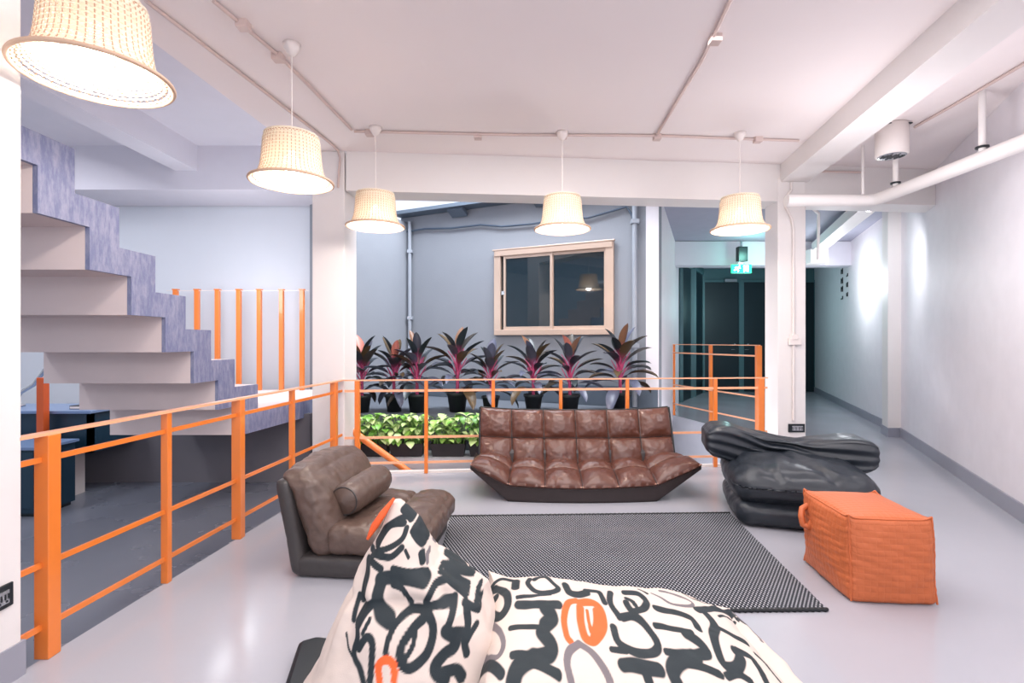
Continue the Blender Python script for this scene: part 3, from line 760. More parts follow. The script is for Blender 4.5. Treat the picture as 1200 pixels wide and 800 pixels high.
def planter(loc, w, seed, label):
    rng = random.Random(seed)
    o = thing('green_planter', loc, label, 'planter', 'planters of bright green plants on the lower ledge')
    t = MB(); h = .135; dd_ = .10
    t.add([(-w/2+.02,-dd_+.02,0),(w/2-.02,-dd_+.02,0),(w/2-.02,dd_-.02,0),(-w/2+.02,dd_-.02,0),(-w/2,-dd_,h),(w/2,-dd_,h),(w/2,dd_,h),(-w/2,dd_,h),
           (-w/2+.012,-dd_+.012,h),(w/2-.012,-dd_+.012,h),(w/2-.012,dd_-.012,h),(-w/2+.012,dd_-.012,h),(-w/2+.02,-dd_+.02,h-.03),(w/2-.02,-dd_+.02,h-.03),(w/2-.02,dd_-.02,h-.03),(-w/2+.02,dd_-.02,h-.03)],
          [(3,2,1,0),(0,1,5,4),(1,2,6,5),(2,3,7,6),(3,0,4,7),(4,5,9,8),(5,6,10,9),(6,7,11,10),(7,4,8,11),(8,9,13,12),(9,10,14,13),(10,11,15,14),(11,8,12,15),(12,13,14,15)])
    t.build('tray', M['tray'], o)
    MB().box((-w/2+.02,-dd_+.02,h-.03),(w/2-.02,dd_-.02,h-.02)).build('soil', M['soil'], o)
    mb = MB(); cols = []; st_ = MB()
    for i in range(95):
        bx_, by_ = rng.uniform(-w/2+.02,w/2-.02), rng.uniform(-.08,.08); az = rng.uniform(0,2*PI) if rng.random() < .5 else rng.uniform(-PI*.9,-PI*.1)
        top = Vector((bx_+math.cos(az)*rng.uniform(.02,.09), by_+math.sin(az)*rng.uniform(.03,.09), h+rng.uniform(.03,.30)))
        st_.tube([(bx_,by_,h-.03),((bx_+top.x)/2+.01,(by_+top.y)/2,(h+top.z)/2+.02),tuple(top)], .003, 5)
        g = rng.choice([(150,196,92),(178,214,124),(120,176,74),(98,150,66),(196,222,150)]); c = L3(g); c2 = L3((206,226,160) if rng.random() < .3 else g)
        leaf_into(mb, cols, tuple(top), az+rng.uniform(-.5,.5), rng.uniform(.08,.13), rng.uniform(.06,.09), rng.uniform(-.3,.5), rng.uniform(.6,1.5), c, c2, n=5, fold=.12)
    build_col(mb, cols, 'foliage', o)
    st_.build('stalks', mat('green_stalk_%d' % seed, (130,170,90), .5), o)
for px, w, lb in ((437,.34,'leftmost on the ledge by the column and handrail'),(478,.35,'second from the left on the ledge'),(526,.36,'third from the left, with leaves hanging over its front'),(570,.36,'half hidden behind the left end of the sofa')):
    planter(((px-600)/600*5.36, 5.36, .062), w, px, 'dark planter of bright green leaves, '+lb)

# ------------------------------------------------------------------ rug
rz = math.atan2(.035,1)
rg = thing('rug', (.52,3.02,0), 'black and white woven rug on the grey floor in front of the sofa', 'rug', rz=.0)
rc = [(-.437,3.64),(1.578,3.71),(1.463,2.373),(-.40,2.34)]
def rugp(u, v, z):
    a = Vector(rc[3]).lerp(Vector(rc[2]), u); b = Vector(rc[0]).lerp(Vector(rc[1]), u); p = a.lerp(b, v); return (p.x-.52, p.y-3.02, z)
mb = MB(); nu, nv = 200, 130
mb.grid(lambda u, v: rugp(u, v, .009+.0015*nz3(u*3,v*3,0,3)), nu, nv)
e = [(u/nu, 0) for u in range(nu+1)]+[(1, v/nv) for v in range(1,nv+1)]+[(1-u/nu, 1) for u in range(1,nu+1)]+[(0, 1-v/nv) for v in range(1,nv)]
k = len(e); mb.add([rugp(u,v,.009) for u,v in e]+[rugp(u,v,.0005) for u,v in e], [(i,i+k,(i+1)%k+k,(i+1)%k) for i in range(k)])
mb.build('woven_field', M['rug'], rg)
bd = MB()
for (c0, c1) in ((rc[3],rc[2]),(rc[0],rc[1])):
    p0 = Vector((c0[0]-.52,c0[1]-3.02,.008)); p1 = Vector((c1[0]-.52,c1[1]-3.02,.008)); nk = 130
    bd.tube([p0.lerp(p1,i/nk)+Vector((0,.004*(-1)**i,0)) for i in range(nk+1)], .009, 6)
bd.build('bound_edge', M['stitch'], rg)

# ------------------------------------------------------------------ quilted surfaces
def quilt(P, cu, cv, puff, thick, nu, nv, name, m, parent, LM, wr=.006, seam=.32, edge_u=None, ulines=None, seed=0):
    """front skin with puffed cells between sewn seams, plus a flat back skin"""
    def nrm(u, v):
        e = 1e-3; a = Vector(P(min(1,u+e),v))-Vector(P(max(0,u-e),v)); b = Vector(P(u,min(1,v+e)))-Vector(P(u,max(0,v-e))); q = a.cross(b); return q.normalized()
    F = []; B = []
    for j in range(nv+1):
        for i in range(nu+1):
            u, v = i/nu, j/nv; p = Vector(P(u,v)); n_ = nrm(u,v)
            su = abs(math.sin(PI*cu*u)); sv = abs(math.sin(PI*cv*v))
            h = puff*(su**seam)*(sv**seam)
            c_id = (int(min(cu-.001,cu*u)), int(min(cv-.001,cv*v)))
            wv = abs(fbm(p.x*1.0, p.z+c_id[1]*3+seed, p.y+c_id[0]*5.1, 9))*wr*2.2*(su*sv)**.3 + wr*.7*nz3(p.x,p.y,p.z,38)
            # pleats radiating from the seams
            pl = .35*wr*math.sin(60*p.x+40*p.z+30*p.y+5*nz3(p.x,p.y,p.z,12))*(1-su*sv)*1.2
            F.append(p+n_*(h-wv+pl)); 
            eb = min(1, 6*min(u,1-u,v,1-v)*1.0)
            B.append(p-n_*thick*(eb**.5))
    w = nu+1; o = len(F); fs = [(j*w+i, j*w+i+1, (j+1)*w+i+1, (j+1)*w+i) for j in range(nv) for i in range(nu)]
    mb = MB(); mb.add(F+B, fs+[tuple(x+o for x in f[::-1]) for f in fs]+
        [(i+1,i,i+o,i+1+o) for i in range(nu)]+[(nv*w+i,nv*w+i+1,nv*w+i+1+o,nv*w+i+o) for i in range(nu)]+
        [(j*w,(j+1)*w,(j+1)*w+o,j*w+o) for j in range(nv)]+[((j+1)*w+nu,j*w+nu,j*w+nu+o,(j+1)*w+nu+o) for j in range(nv)], True)
    return mb.build(name, m, parent, local=LM)

def plerp(pts, t):
    t = t*(len(pts)-1); i = min(len(pts)-2, int(t)); f = t-i; return tuple(a*(1-f)+b*f for a, b in zip(pts[i], pts[i+1]))

# brown sofa
so = thing('sofa', (.56,4.2,0), 'brown quilted leather floor sofa facing the rug', 'sofa'); LM = Matrix.Translation(so.location)
def seatsec(u):  # cross section along the width: columns 0..6 with wings folding up
    return plerp([(-.33,.275),(-.03,.135),(.255,.125),(.545,.12),(.83,.125),(1.13,.135),(1.50,.275)], u)
def Pseat(u, v):
    x, z = seatsec(u); f = v
    xb = -.27+u*1.68; x = xb*(1-f)+x*f; zz = (.17+.06*abs(2*u-1)**4)*(1-f)+z*f + .035*math.sin(PI*f)
    Y = 4.50-.56*f + .05*f*(2*u-1)**2*2 ; return (x, Y, zz)
def Pseat2(u, v): return Pseat(u, 1-v)
quilt(Pseat2, 6, 2, .072, .05, 150, 60, 'seat_cushion', M['brown'], so, LM, wr=.0045, seam=.42)
def Pback(u, v):
    x = -.285+u*1.72; x = .575+(x-.575)*(1+.01*v)
    z = .15+.47*v+.025*v*(2*u-1)**4*1.0; Y = 4.46+.24*v+.03*(2*u-1)**2; return (x, Y, z)
quilt(Pback, 6, 2, .074, .07, 150, 64, 'backrest', M['brown'], so, LM, wr=.004, seam=.42, seed=9)
# dark underside shell
sh = MB()
def shell(u, v):
    x, z = seatsec(u); 
    if v < .5: return (x*1.0, 3.955+.10*(2*u-1)**2, (z-.01)*(1-v*2)+max(0, z-.135)*1.7*(v*2) + .001)
    f = (v-.5)*2; zz = max(0, z-.135)*1.7+.001; return (x, 3.955+.10*(2*u-1)**2+.62*f, zz)
sh.grid(shell, 60, 12); 
for uu in (0,1):
    pass
sh.build('base', M['brown_dark'], so, local=LM)
pp = MB(); pp.tube([Vector((seatsec(u/60)[0], 3.948+.10*(2*u/60-1)**2, seatsec(u/60)[1]+.004+.006*abs(math.sin(PI*6*u/60)))) for u in range(61)], .006, 6); pp.build('piping', M['piping'], so, local=LM)
pb = MB()
for u in (0,1): pb.tube([Vector(Pback(u, v/20))+Vector((0,-.01,0)) for v in range(21)], .010, 6)
pb.tube([Vector(Pback(u/40,1))+Vector((0,.02,.0)) for u in range(41)], .008, 6)
pb.build('edge_welt', M['stitch'], so, local=LM)
sm2 = MB()
for PP, cv in ((Pseat2, 2), (Pback, 2)):
    for i in range(1, 6): sm2.tube([Vector(PP(i/6, v/24))+Vector((0,-.004,.003)) for v in range(25)], .0045, 5)
    sm2.tube([Vector(PP(u/60, .5))+Vector((0,-.004,.003)) for u in range(61)], .0045, 5)
sm2.build('quilting_seams', M['stitch'], so, local=LM)
# rear support wedge
sp_ = MB().hexa([(-.1,4.44,0),(1.2,4.44,0),(1.2,4.72,0),(-.1,4.72,0),(-.22,4.50,.3),(1.36,4.50,.3),(1.36,4.66,.3),(-.22,4.66,.3)]); sp_.build('rear_frame', M['brown_dark'], so, local=LM, bevel=.03)

# taupe floor chair
ch = thing('floor_chair', (-1.17,2.71,0), 'taupe leather legless floor chair turned sideways beside the left railing', 'chair', rz=-math.radians(6))
def dwr(amp, s=8, seed=0):
    return lambda P: P+Vector((1,.3,1))*0+P.normalized()*amp*fbm(P.x+seed,P.y,P.z,s)
CW = .76
def placed(cx, cy, cz, shear=0, puffx=0, puffz=0, puffy=0, wr=.006, seed=0, fn=None):
    def f_(P, a, b, c):
        P = Vector(P); P.x += math.copysign(puffx*(1-b*b)*(1-c*c),a)*abs(a); P.y += math.copysign(puffy*(1-a*a)*(1-c*c),b)*abs(b); P.z += math.copysign(puffz*(1-a*a)*(1-b*b),c)*abs(c)
        if fn: P = fn(P, a, b, c)
        w = wr*(fbm(P.x+seed,P.y,P.z,7)+.5*nz3(P.x+seed,P.y,P.z,30)); P += Vector((a,b,c)).normalized()*w
        P.x += shear*P.z; return P+Vector((cx,cy,cz))
    return f_
# shell: base slab and back panel
rbox_obj((.325,CW/2,.056), .03, (30,30,8), placed(.345,CW/2,.056, puffz=.004, wr=.004), 'base', M['taupe_dark'], ch)
rbox_obj((.042,CW/2,.255), .035, (8,36,26), placed(-.012,CW/2,.258, shear=-.20, puffx=.01, wr=.004, seed=2), 'back_panel', M['taupe_dark'], ch)
def backtop(P, a, b, c):
    # the head of the cushion rolls over towards the rear
    P.x -= .075*max(0,c)**1.5*(1 if a < 0 else .55); P.z += .012*math.cos(b*PI*.5); 
    P.x += .010*math.sin(b*16+c*5)*max(0,1-abs(c))*.5
    # gathered side pleats
    P.z += .004*math.sin(40*P.x)*abs(b)**8
    return P
rbox_obj((.085,CW/2-.005,.225), .075, (26,60,44), placed(.112,CW/2,.325, shear=-.26, puffx=.025, puffz=.02, wr=.010, seed=5, fn=backtop), 'back_cushion', M['taupe'], ch)
def seatfn(P, a, b, c):
    P.z -= .03*math.exp(-((a-.08)/.05)**2)*(c > 0)     # seam between the two seat sections
    if a > .1: P.z += .028*math.sin((a-.1)/.9*PI*.9)*(c > -.5)*(1-b**4)
    P.z += .006*math.sin(28*P.y+9*P.x+6*nz3(P.x,P.y,0,6))*max(0,c)*(1-abs(a))
    return P
rbox_obj((.27,CW/2-.0,.078), .06, (60,60,14), placed(.455,CW/2,.19, puffz=.02, puffx=.015, wr=.010, seed=8, fn=seatfn), 'seat_cushion', M['taupe'], ch)
# bolster
bo = thing('bolster_cushion', (-.93,2.80,.37), 'small taupe leather bolster lying on the floor chair seat', 'cushion')
bo.rotation_euler = (0,0,0)
ax0, ax1 = Vector((0,0,0)), Vector((.10,.46,.02)); dv = (ax1-ax0).normalized(); s1 = dv.cross(Vector((0,0,1))).normalized(); s2 = s1.cross(dv)
vs = []; fs = []; NA, NB = 36, 40
rad = lambda t: .092*(1-abs(2*t-1)**9)**.35
for i in range(NA+1):
    t = i/NA; r0 = max(.002, rad(t))
    for j in range(NB):
        a = 2*PI*j/NB; r1 = r0*(1+.03*fbm(math.cos(a),math.sin(a),t*4,2.5)+.02*math.sin(a*14)*(abs(2*t-1)**5))
        vs.append(ax0.lerp(ax1,t)+(s1*math.cos(a)+s2*math.sin(a))*r1)
fs = [(i*NB+j, i*NB+(j+1)%NB, (i+1)*NB+(j+1)%NB, (i+1)*NB+j) for i in range(NA) for j in range(NB)]
MB().add(vs, fs, True).build('bolster', M['taupe'], bo)
sb = MB(); 
for t in (.045,.955): sb.tube([ax0.lerp(ax1,t)+(s1*math.cos(2*PI*j/40)+s2*math.sin(2*PI*j/40))*(rad(t)+.001) for j in range(41)], .004, 6, False)
sb.build('end_seam', M['taupe_dark'], bo)

# ------------------------------------------------------------------ black bean-bag seat
bb = thing('beanbag_chair', (2.03,3.72,0), 'black leather bean bag seat with a winged back cushion right of the rug', 'bean bag', rz=-math.radians(15))
rbox_obj((.42,.40,.085), .075, (50,50,14), placed(0,0,.087, puffx=.02, puffy=.02, wr=.006, seed=3), 'lower_cushion', M['black_leather'], bb)
def upfn(P, a, b, c):
    P.z += .05*(c > 0)*(b+.2)*.6
    P.x *= 1-.10*max(0,c)*(b*.5+.5)*1.2
    P.z += .010*math.sin(22*P.x+10*P.y+4*nz3(P.x,P.y,0,5))*max(0,c)*.8
    return P
rbox_obj((.43,.41,.12), .10, (60,60,22), placed(0,.0,.28, puffx=.03, puffy=.03, puffz=.03, wr=.005, seed=6, fn=upfn), 'seat_cushion', M['black_leather'], bb)
def wing(P, a, b, c):
    # bow-tie cushion: gathered in the middle, flaring and turning up at both ends
    s = abs(a); fl_ = .62+.50*s**1.3
    P.y *= fl_*1.0; P.z *= .72+.48*s**1.2
    P.z += .045*s**2-.02*(1-s)*(c > 0)-.045*a ; P.y += -.02*s
    # long soft folds running out of the gathered middle
    g_ = math.exp(-((a+.05)/.38)**2)
    P.y += .016*math.sin(11*c+6*a+1)*(.35+g_)*(b < 0); P.z += .014*math.sin(9*a+5*b)*g_*(c > 0)
    tip = max(0,(s-.6)/.4); P.z = P.z*(1-.45*tip**1.5)+.015*tip; 
    return P
rbox_obj((.575,.20,.14), .07, (90,36,30), placed(-.01,.20,.425, wr=.004, seed=11, fn=wing), 'back_cushion', M['black_leather'], bb)

# ------------------------------------------------------------------ orange pouf
pf = thing('cube_pouf', (1.83,2.66,0), 'orange quilted leatherette cube pouf on the floor beside the rug', 'pouf', rz=-math.radians(5))
def pouff(P, a, b, c):
    P = Vector(P)
    bul = .028*(1-c*c)
    if abs(a) > .9: P.x += math.copysign(.030*(1-b*b)*(1-c*c), a)
    if abs(b) > .9: P.y += math.copysign(.022*(1-a*a)*(1-c*c), b)
    P.z += .022*(1-a*a)*(1-b*b)*(c > .9) 
    # sagging flank: creases level with the floor
    P.x += math.copysign(.0035*math.sin(17*c+3*b)*(1-c*c), a)*(abs(a) > .9); P.y += math.copysign(.003*math.sin(14*c+4*a)*(1-c*c), b)*(abs(b) > .9)
    fl_ = 1+.05*max(0,-c)**3; P.x *= fl_; P.y *= fl_
    ear = (abs(a)*abs(b))**10; P.z += .018*ear*(c > 0)
    P += Vector((a,b,0))*.006*fbm(P.x,P.y,P.z,8)
    P.x += .03*c*-.2
    return P*1.0+Vector((0,0,.208)) if c < 0 else Vector((P.x,P.y,P.z*.96))+Vector((0,0,.208))
rbox_obj((.195,.225,.208), .03, (60,64,60), pouff, 'cushion_body', M['pouf'], pf, uv=True)
sm_ = MB()
def pe(a, b, c): # a point on the cushion's edge
    hx, hy, hz = .195,.225,.208; P = Vector((a*(hx-.008), b*(hy-.008), c*(hz-.008))); return pouff(P, a, b, c)
for a, b in ((-1,-1),(1,-1),(1,1),(-1,1)):
    sm_.tube([pe(a,b,-1+2*i/30) for i in range(31)], .0045, 6)
for q in ([(-1,-1),(1,-1)],[(1,-1),(1,1)],[(1,1),(-1,1)],[(-1,1),(-1,-1)]):
    sm_.tube([pe(q[0][0]+(q[1][0]-q[0][0])*i/20, q[0][1]+(q[1][1]-q[0][1])*i/20, 1) for i in range(21)], .004, 6)
M['orange_seam'] = mat('orange_seam', (196,102,58), .5)
sm_.build('edge_seams', M['orange_seam'], pf)
hn = MB(); pts = [(-.20,.17,.34),(-.235,.16,.325),(-.25,.14,.29),(-.245,.13,.245),(-.22,.12,.235),(-.205,.11,.27)]
P2 = [Vector(plerp(pts, i/20)) for i in range(21)]
hn.tube(P2, .016, 8); hn.build('carry_loop', M['orange_seam'], pf)

# ------------------------------------------------------------------ printed bean-bag lounger
STROKES = {
 'seat': [
  ('k', [(-0.075, 0.92), (-0.082, 0.886), (-0.091, 0.867), (-0.085, 0.805)], [0.0114, 0.011, 0.0107, 0.01]),
  ('k', [(-0.062, 0.902), (-0.019, 0.847), (-0.015, 0.809), (-0.039, 0.788), (-0.069, 0.817), (-0.074, 0.848), (-0.056, 0.856)], [0.0136, 0.0128, 0.0122, 0.0119, 0.0124, 0.0128, 0.0129]),
  ('g', [(-0.081, 0.814), (-0.086, 0.803), (-0.082, 0.758), (-0.076, 0.72), (-0.043, 0.69), (-0.024, 0.707), (-0.033, 0.744), (-0.064, 0.783)], [0.0078, 0.0077, 0.0073, 0.0069, 0.0066, 0.0068, 0.0072, 0.0075]),
  ('g', [(-0.076, 0.714), (-0.08, 0.688)], [0.0039, 0.0038]),
  ('k', [(-0.09, 0.699), (-0.083, 0.699), (-0.029, 0.655)], [0.0125, 0.0125, 0.0117]),
  ('k', [(0.02, 0.807), (0.066, 0.807), (0.147, 0.811)], [0.0133, 0.0133, 0.0134]),
  ('k', [(0.105, 0.798), (0.121, 0.776), (0.099, 0.756)], [0.0209, 0.0203, 0.0197]),
  ('k', [(0.103, 0.75), (0.047, 0.75), (-0.005, 0.748)], [0.0067, 0.0067, 0.0067]),
  ('k', [(0.087, 0.736), (0.109, 0.711), (0.099, 0.692), (0.06, 0.685)], [0.0192, 0.0186, 0.0181, 0.0179]),
  ('k', [(0.069, 0.688), (0.035, 0.69), (0.0, 0.685)], [0.0076, 0.0076, 0.0075]),
  ('k', [(0.06, 0.685), (0.017, 0.664), (0.002, 0.64)], [0.0198, 0.0192, 0.0185]),
  ('k', [(0.042, 0.675), (0.083, 0.667), (0.119, 0.659)], [0.0102, 0.0101, 0.01]),
  ('k', [(0.062, 0.905), (0.055, 0.882), (0.08, 0.853), (0.128, 0.855), (0.158, 0.873), (0.14, 0.895), (0.115, 0.921), (0.079, 0.9)], [0.0093, 0.0091, 0.0088, 0.0088, 0.009, 0.0092, 0.0095, 0.0093]),
  ('k', [(0.016, 0.828), (0.068, 0.834), (0.127, 0.848)], [0.0051, 0.0052, 0.0052]),
  ('k', [(0.014, 0.901), (0.011, 0.865)], [0.0149, 0.0143]),
  ('k', [(0.011, 0.896), (0.006, 0.908)], [0.0086, 0.0087]),
  ('k', [(-0.069, 0.922), (-0.035, 0.933), (0.0, 0.912)], [0.0082, 0.0083, 0.0082]),
  ('k', [(0.188, 0.898), (0.194, 0.862), (0.224, 0.855), (0.252, 0.866)], [0.0136, 0.013, 0.0129, 0.0131]),
  ('k', [(0.252, 0.877), (0.295, 0.875), (0.301, 0.83)], [0.009, 0.009, 0.0086]),
  ('o', [(0.208, 0.831), (0.179, 0.818), (0.158, 0.778), (0.157, 0.737), (0.167, 0.724)], [0.0103, 0.0101, 0.0096, 0.0091, 0.009]),
  ('o', [(0.217, 0.825), (0.265, 0.83), (0.28, 0.793), (0.267, 0.756), (0.232, 0.729), (0.21, 0.74), (0.208, 0.774), (0.215, 0.808)], [0.0125, 0.0126, 0.012, 0.0114, 0.011, 0.0112, 0.0117, 0.0122]),
  ('o', [(0.266, 0.802), (0.258, 0.773), (0.237, 0.736)], [0.0132, 0.0127, 0.0121]),
  ('o', [(0.235, 0.801), (0.233, 0.775), (0.232, 0.75)], [0.0055, 0.0053, 0.0052]),
  ('g', [(0.19, 0.722), (0.158, 0.703), (0.146, 0.678), (0.151, 0.651)], [0.0099, 0.0097, 0.0093, 0.0089]),
  ('g', [(0.19, 0.722), (0.223, 0.698), (0.244, 0.673), (0.252, 0.654)], [0.0099, 0.0096, 0.0093, 0.009]),
  ('k', [(0.337, 0.877), (0.319, 0.831), (0.332, 0.793)], [0.0103, 0.0097, 0.0093]),
  ('k', [(0.386, 0.878), (0.429, 0.875), (0.443, 0.845), (0.417, 0.811), (0.378, 0.802), (0.371, 0.832)], [0.0109, 0.0108, 0.0105, 0.01, 0.0099, 0.0103]),
  ('k', [(0.378, 0.848), (0.392, 0.834), (0.397, 0.811)], [0.007, 0.0069, 0.0067]),
  ('k', [(0.343, 0.791), (0.372, 0.79), (0.397, 0.771), (0.413, 0.739), (0.409, 0.72), (0.372, 0.707), (0.332, 0.705), (0.301, 0.726), (0.304, 0.767)], [0.0109, 0.0109, 0.0106, 0.0102, 0.0099, 0.0097, 0.0097, 0.01, 0.0106]),
  ('k', [(0.295, 0.68), (0.346, 0.68), (0.392, 0.68)], [0.014, 0.014, 0.014]),
  ('k', [(0.35, 0.679), (0.352, 0.66)], [0.0131, 0.0127]),
  ('k', [(0.277, 0.711), (0.314, 0.705)], [0.0068, 0.0068]),
  ('g', [(0.482, 0.883), (0.535, 0.862), (0.608, 0.874), (0.627, 0.894), (0.58, 0.906), (0.525, 0.91)], [0.0049, 0.0047, 0.0048, 0.0049, 0.005, 0.005]),
  ('k', [(0.465, 0.824), (0.536, 0.822), (0.573, 0.816), (0.572, 0.787)], [0.0125, 0.0124, 0.0123, 0.0119]),
  ('k', [(0.429, 0.768), (0.477, 0.768), (0.539, 0.768)], [0.0069, 0.0069, 0.0069]),
  ('k', [(0.515, 0.761), (0.547, 0.746), (0.551, 0.727), (0.487, 0.712)], [0.0136, 0.0133, 0.013, 0.0127]),
  ('k', [(0.498, 0.716), (0.46, 0.712), (0.43, 0.715)], [0.0069, 0.0069, 0.0069]),
  ('k', [(0.511, 0.714), (0.45, 0.697), (0.426, 0.679), (0.428, 0.662)], [0.0177, 0.0172, 0.0168, 0.0164]),
  ('k', [(0.475, 0.695), (0.517, 0.693), (0.562, 0.69)], [0.0086, 0.0086, 0.0085]),
  ('k', [(0.626, 0.865), (0.705, 0.9), (0.815, 0.95)], [0.0119, 0.0124, 0.0131]),
  ('k', [(0.754, 0.963), (0.76, 0.926)], [0.0132, 0.0127]),
  ('k', [(0.651, 0.858), (0.648, 0.818), (0.611, 0.776), (0.592, 0.733), (0.592, 0.711), (0.628, 0.714), (0.659, 0.738), (0.655, 0.749)], [0.0142, 0.0135, 0.0128, 0.0121, 0.0117, 0.0118, 0.0122, 0.0124]),
  ('k', [(0.645, 0.817), (0.69, 0.803), (0.728, 0.798)], [0.0101, 0.0099, 0.0099]),
  ('k', [(0.698, 0.864), (0.8, 0.919)], [0.0042, 0.0044]),
  ('k', [(0.665, 0.753), (0.698, 0.748), (0.698, 0.719), (0.694, 0.697)], [0.0093, 0.0093, 0.0089, 0.0086]),
  ('k', [(0.731, 0.768), (0.746, 0.749), (0.749, 0.716)], [0.0058, 0.0057, 0.0054]),
  ('k', [(0.579, 0.69), (0.619, 0.701), (0.648, 0.694)], [0.0076, 0.0077, 0.0076]),
  ('k', [(0.819, 0.94), (0.812, 0.942), (0.814, 0.922)], [0.0045, 0.0045, 0.0044]),
  ('k', [(0.831, 0.914), (0.821, 0.929)], [0.0044, 0.0045]),
  ('g', [(0.82, 0.948), (0.841, 0.901), (0.842, 0.862)], [0.0046, 0.0043, 0.0041]),
  ('k', [(0.619, 0.931), (0.655, 0.917), (0.718, 0.931)], [0.0032, 0.0032, 0.0032]),
  ('k', [(0.447, 0.902), (0.463, 0.879)], [0.0056, 0.0054]),
 ],
 'back': [
  ('k', [(-0.343, 0.719), (-0.325, 0.702), (-0.316, 0.693)], [0.0098, 0.0098, 0.0101]),
  ('k', [(-0.335, 0.685), (-0.376, 0.679), (-0.403, 0.643), (-0.405, 0.621), (-0.373, 0.628), (-0.335, 0.649), (-0.326, 0.673)], [0.0077, 0.0077, 0.0076, 0.0075, 0.0074, 0.0075, 0.0076]),
  ('k', [(-0.433, 0.611), (-0.384, 0.608), (-0.358, 0.61), (-0.332, 0.63)], [0.0089, 0.0086, 0.0086, 0.0087]),
  ('k', [(-0.324, 0.702), (-0.355, 0.695), (-0.392, 0.67), (-0.415, 0.63)], [0.0092, 0.009, 0.009, 0.0089]),
  ('k', [(-0.307, 0.664), (-0.299, 0.674), (-0.286, 0.654), (-0.272, 0.627), (-0.287, 0.64), (-0.303, 0.658)], [0.0083, 0.0085, 0.0084, 0.0084, 0.0083, 0.0083]),
  ('k', [(-0.32, 0.623), (-0.309, 0.605)], [0.0043, 0.0043]),
  ('k', [(-0.275, 0.608), (-0.269, 0.588)], [0.0088, 0.0087]),
  ('g', [(-0.26, 0.603), (-0.255, 0.582)], [0.0038, 0.0037]),
  ('k', [(-0.436, 0.585), (-0.429, 0.565), (-0.433, 0.535), (-0.434, 0.502)], [0.0113, 0.011, 0.0109, 0.0109]),
  ('k', [(-0.425, 0.594), (-0.387, 0.58)], [0.0093, 0.0091]),
  ('k', [(-0.383, 0.558), (-0.347, 0.562), (-0.296, 0.561), (-0.256, 0.553)], [0.0168, 0.0168, 0.0168, 0.017]),
  ('k', [(-0.35, 0.582), (-0.298, 0.572), (-0.256, 0.565)], [0.0085, 0.0085, 0.0086]),
  ('k', [(-0.379, 0.555), (-0.385, 0.52), (-0.372, 0.491), (-0.34, 0.473)], [0.0168, 0.0165, 0.0164, 0.016]),
  ('k', [(-0.385, 0.514), (-0.415, 0.489), (-0.432, 0.459)], [0.0118, 0.0117, 0.0115]),
  ('k', [(-0.344, 0.546), (-0.314, 0.536), (-0.289, 0.501)], [0.0078, 0.0077, 0.0077]),
  ('k', [(-0.247, 0.502), (-0.227, 0.535), (-0.2, 0.542)], [0.0095, 0.0097, 0.0102]),
  ('k', [(-0.194, 0.543), (-0.162, 0.516), (-0.135, 0.498)], [0.0071, 0.007, 0.0068]),
  ('k', [(-0.241, 0.493), (-0.207, 0.499), (-0.169, 0.497)], [0.0088, 0.0089, 0.0091]),
  ('k', [(-0.169, 0.499), (-0.169, 0.48), (-0.182, 0.452)], [0.0103, 0.0099, 0.0096]),
  ('k', [(-0.247, 0.489), (-0.289, 0.488), (-0.323, 0.467), (-0.338, 0.433), (-0.338, 0.408)], [0.0082, 0.0082, 0.008, 0.0078, 0.0077]),
  ('k', [(-0.238, 0.482), (-0.221, 0.465), (-0.218, 0.438), (-0.233, 0.406), (-0.27, 0.384), (-0.297, 0.395), (-0.299, 0.424), (-0.275, 0.455), (-0.25, 0.473)], [0.0116, 0.0115, 0.0113, 0.0111, 0.0109, 0.011, 0.0112, 0.0114, 0.0115]),
  ('k', [(-0.285, 0.402), (-0.27, 0.423), (-0.267, 0.45)], [0.0066, 0.0067, 0.0068]),
  ('k', [(-0.182, 0.452), (-0.159, 0.436), (-0.158, 0.415), (-0.182, 0.407), (-0.205, 0.382), (-0.178, 0.356)], [0.0147, 0.0148, 0.0147, 0.0145, 0.0142, 0.0141]),
  ('k', [(-0.16, 0.446), (-0.127, 0.43)], [0.0103, 0.0104]),
  ('k', [(-0.197, 0.37), (-0.154, 0.37), (-0.135, 0.35)], [0.012, 0.0122, 0.0122]),
  ('k', [(-0.132, 0.479), (-0.125, 0.446), (-0.133, 0.423), (-0.125, 0.391)], [0.0096, 0.0094, 0.0092, 0.0091]),
  ('k', [(-0.22, 0.558), (-0.182, 0.543), (-0.144, 0.522)], [0.0038, 0.0039, 0.0039]),
  ('k', [(-0.167, 0.532), (-0.122, 0.509)], [0.0047, 0.0047]),
  ('k', [(-0.1, 0.481), (-0.107, 0.481)], [0.0065, 0.0062]),
  ('k', [(-0.415, 0.418), (-0.397, 0.444), (-0.378, 0.433), (-0.375, 0.392), (-0.374, 0.352)], [0.0089, 0.009, 0.0089, 0.0088, 0.0087]),
  ('k', [(-0.432, 0.459), (-0.423, 0.437), (-0.429, 0.403), (-0.406, 0.378), (-0.391, 0.351)], [0.0087, 0.0085, 0.0084, 0.0083, 0.0081]),
  ('o', [(-0.348, 0.357), (-0.355, 0.388), (-0.337, 0.401), (-0.316, 0.39), (-0.308, 0.359)], [0.0092, 0.0093, 0.0094, 0.0093, 0.0092]),
  ('k', [(-0.451, 0.459), (-0.451, 0.482), (-0.448, 0.505)], [0.0076, 0.0078, 0.0079]),
  ('k', [(-0.466, 0.428), (-0.448, 0.407), (-0.428, 0.394)], [0.0035, 0.0034, 0.0033]),
  ('k', [(-0.396, 0.477), (-0.41, 0.45)], [0.0052, 0.0051]),
  ('k', [(-0.132, 0.408), (-0.117, 0.427), (-0.102, 0.44)], [0.0074, 0.0075, 0.0077]),
  ('k', [(-0.14, 0.488), (-0.097, 0.466)], [0.0072, 0.0072]),
 ],
}
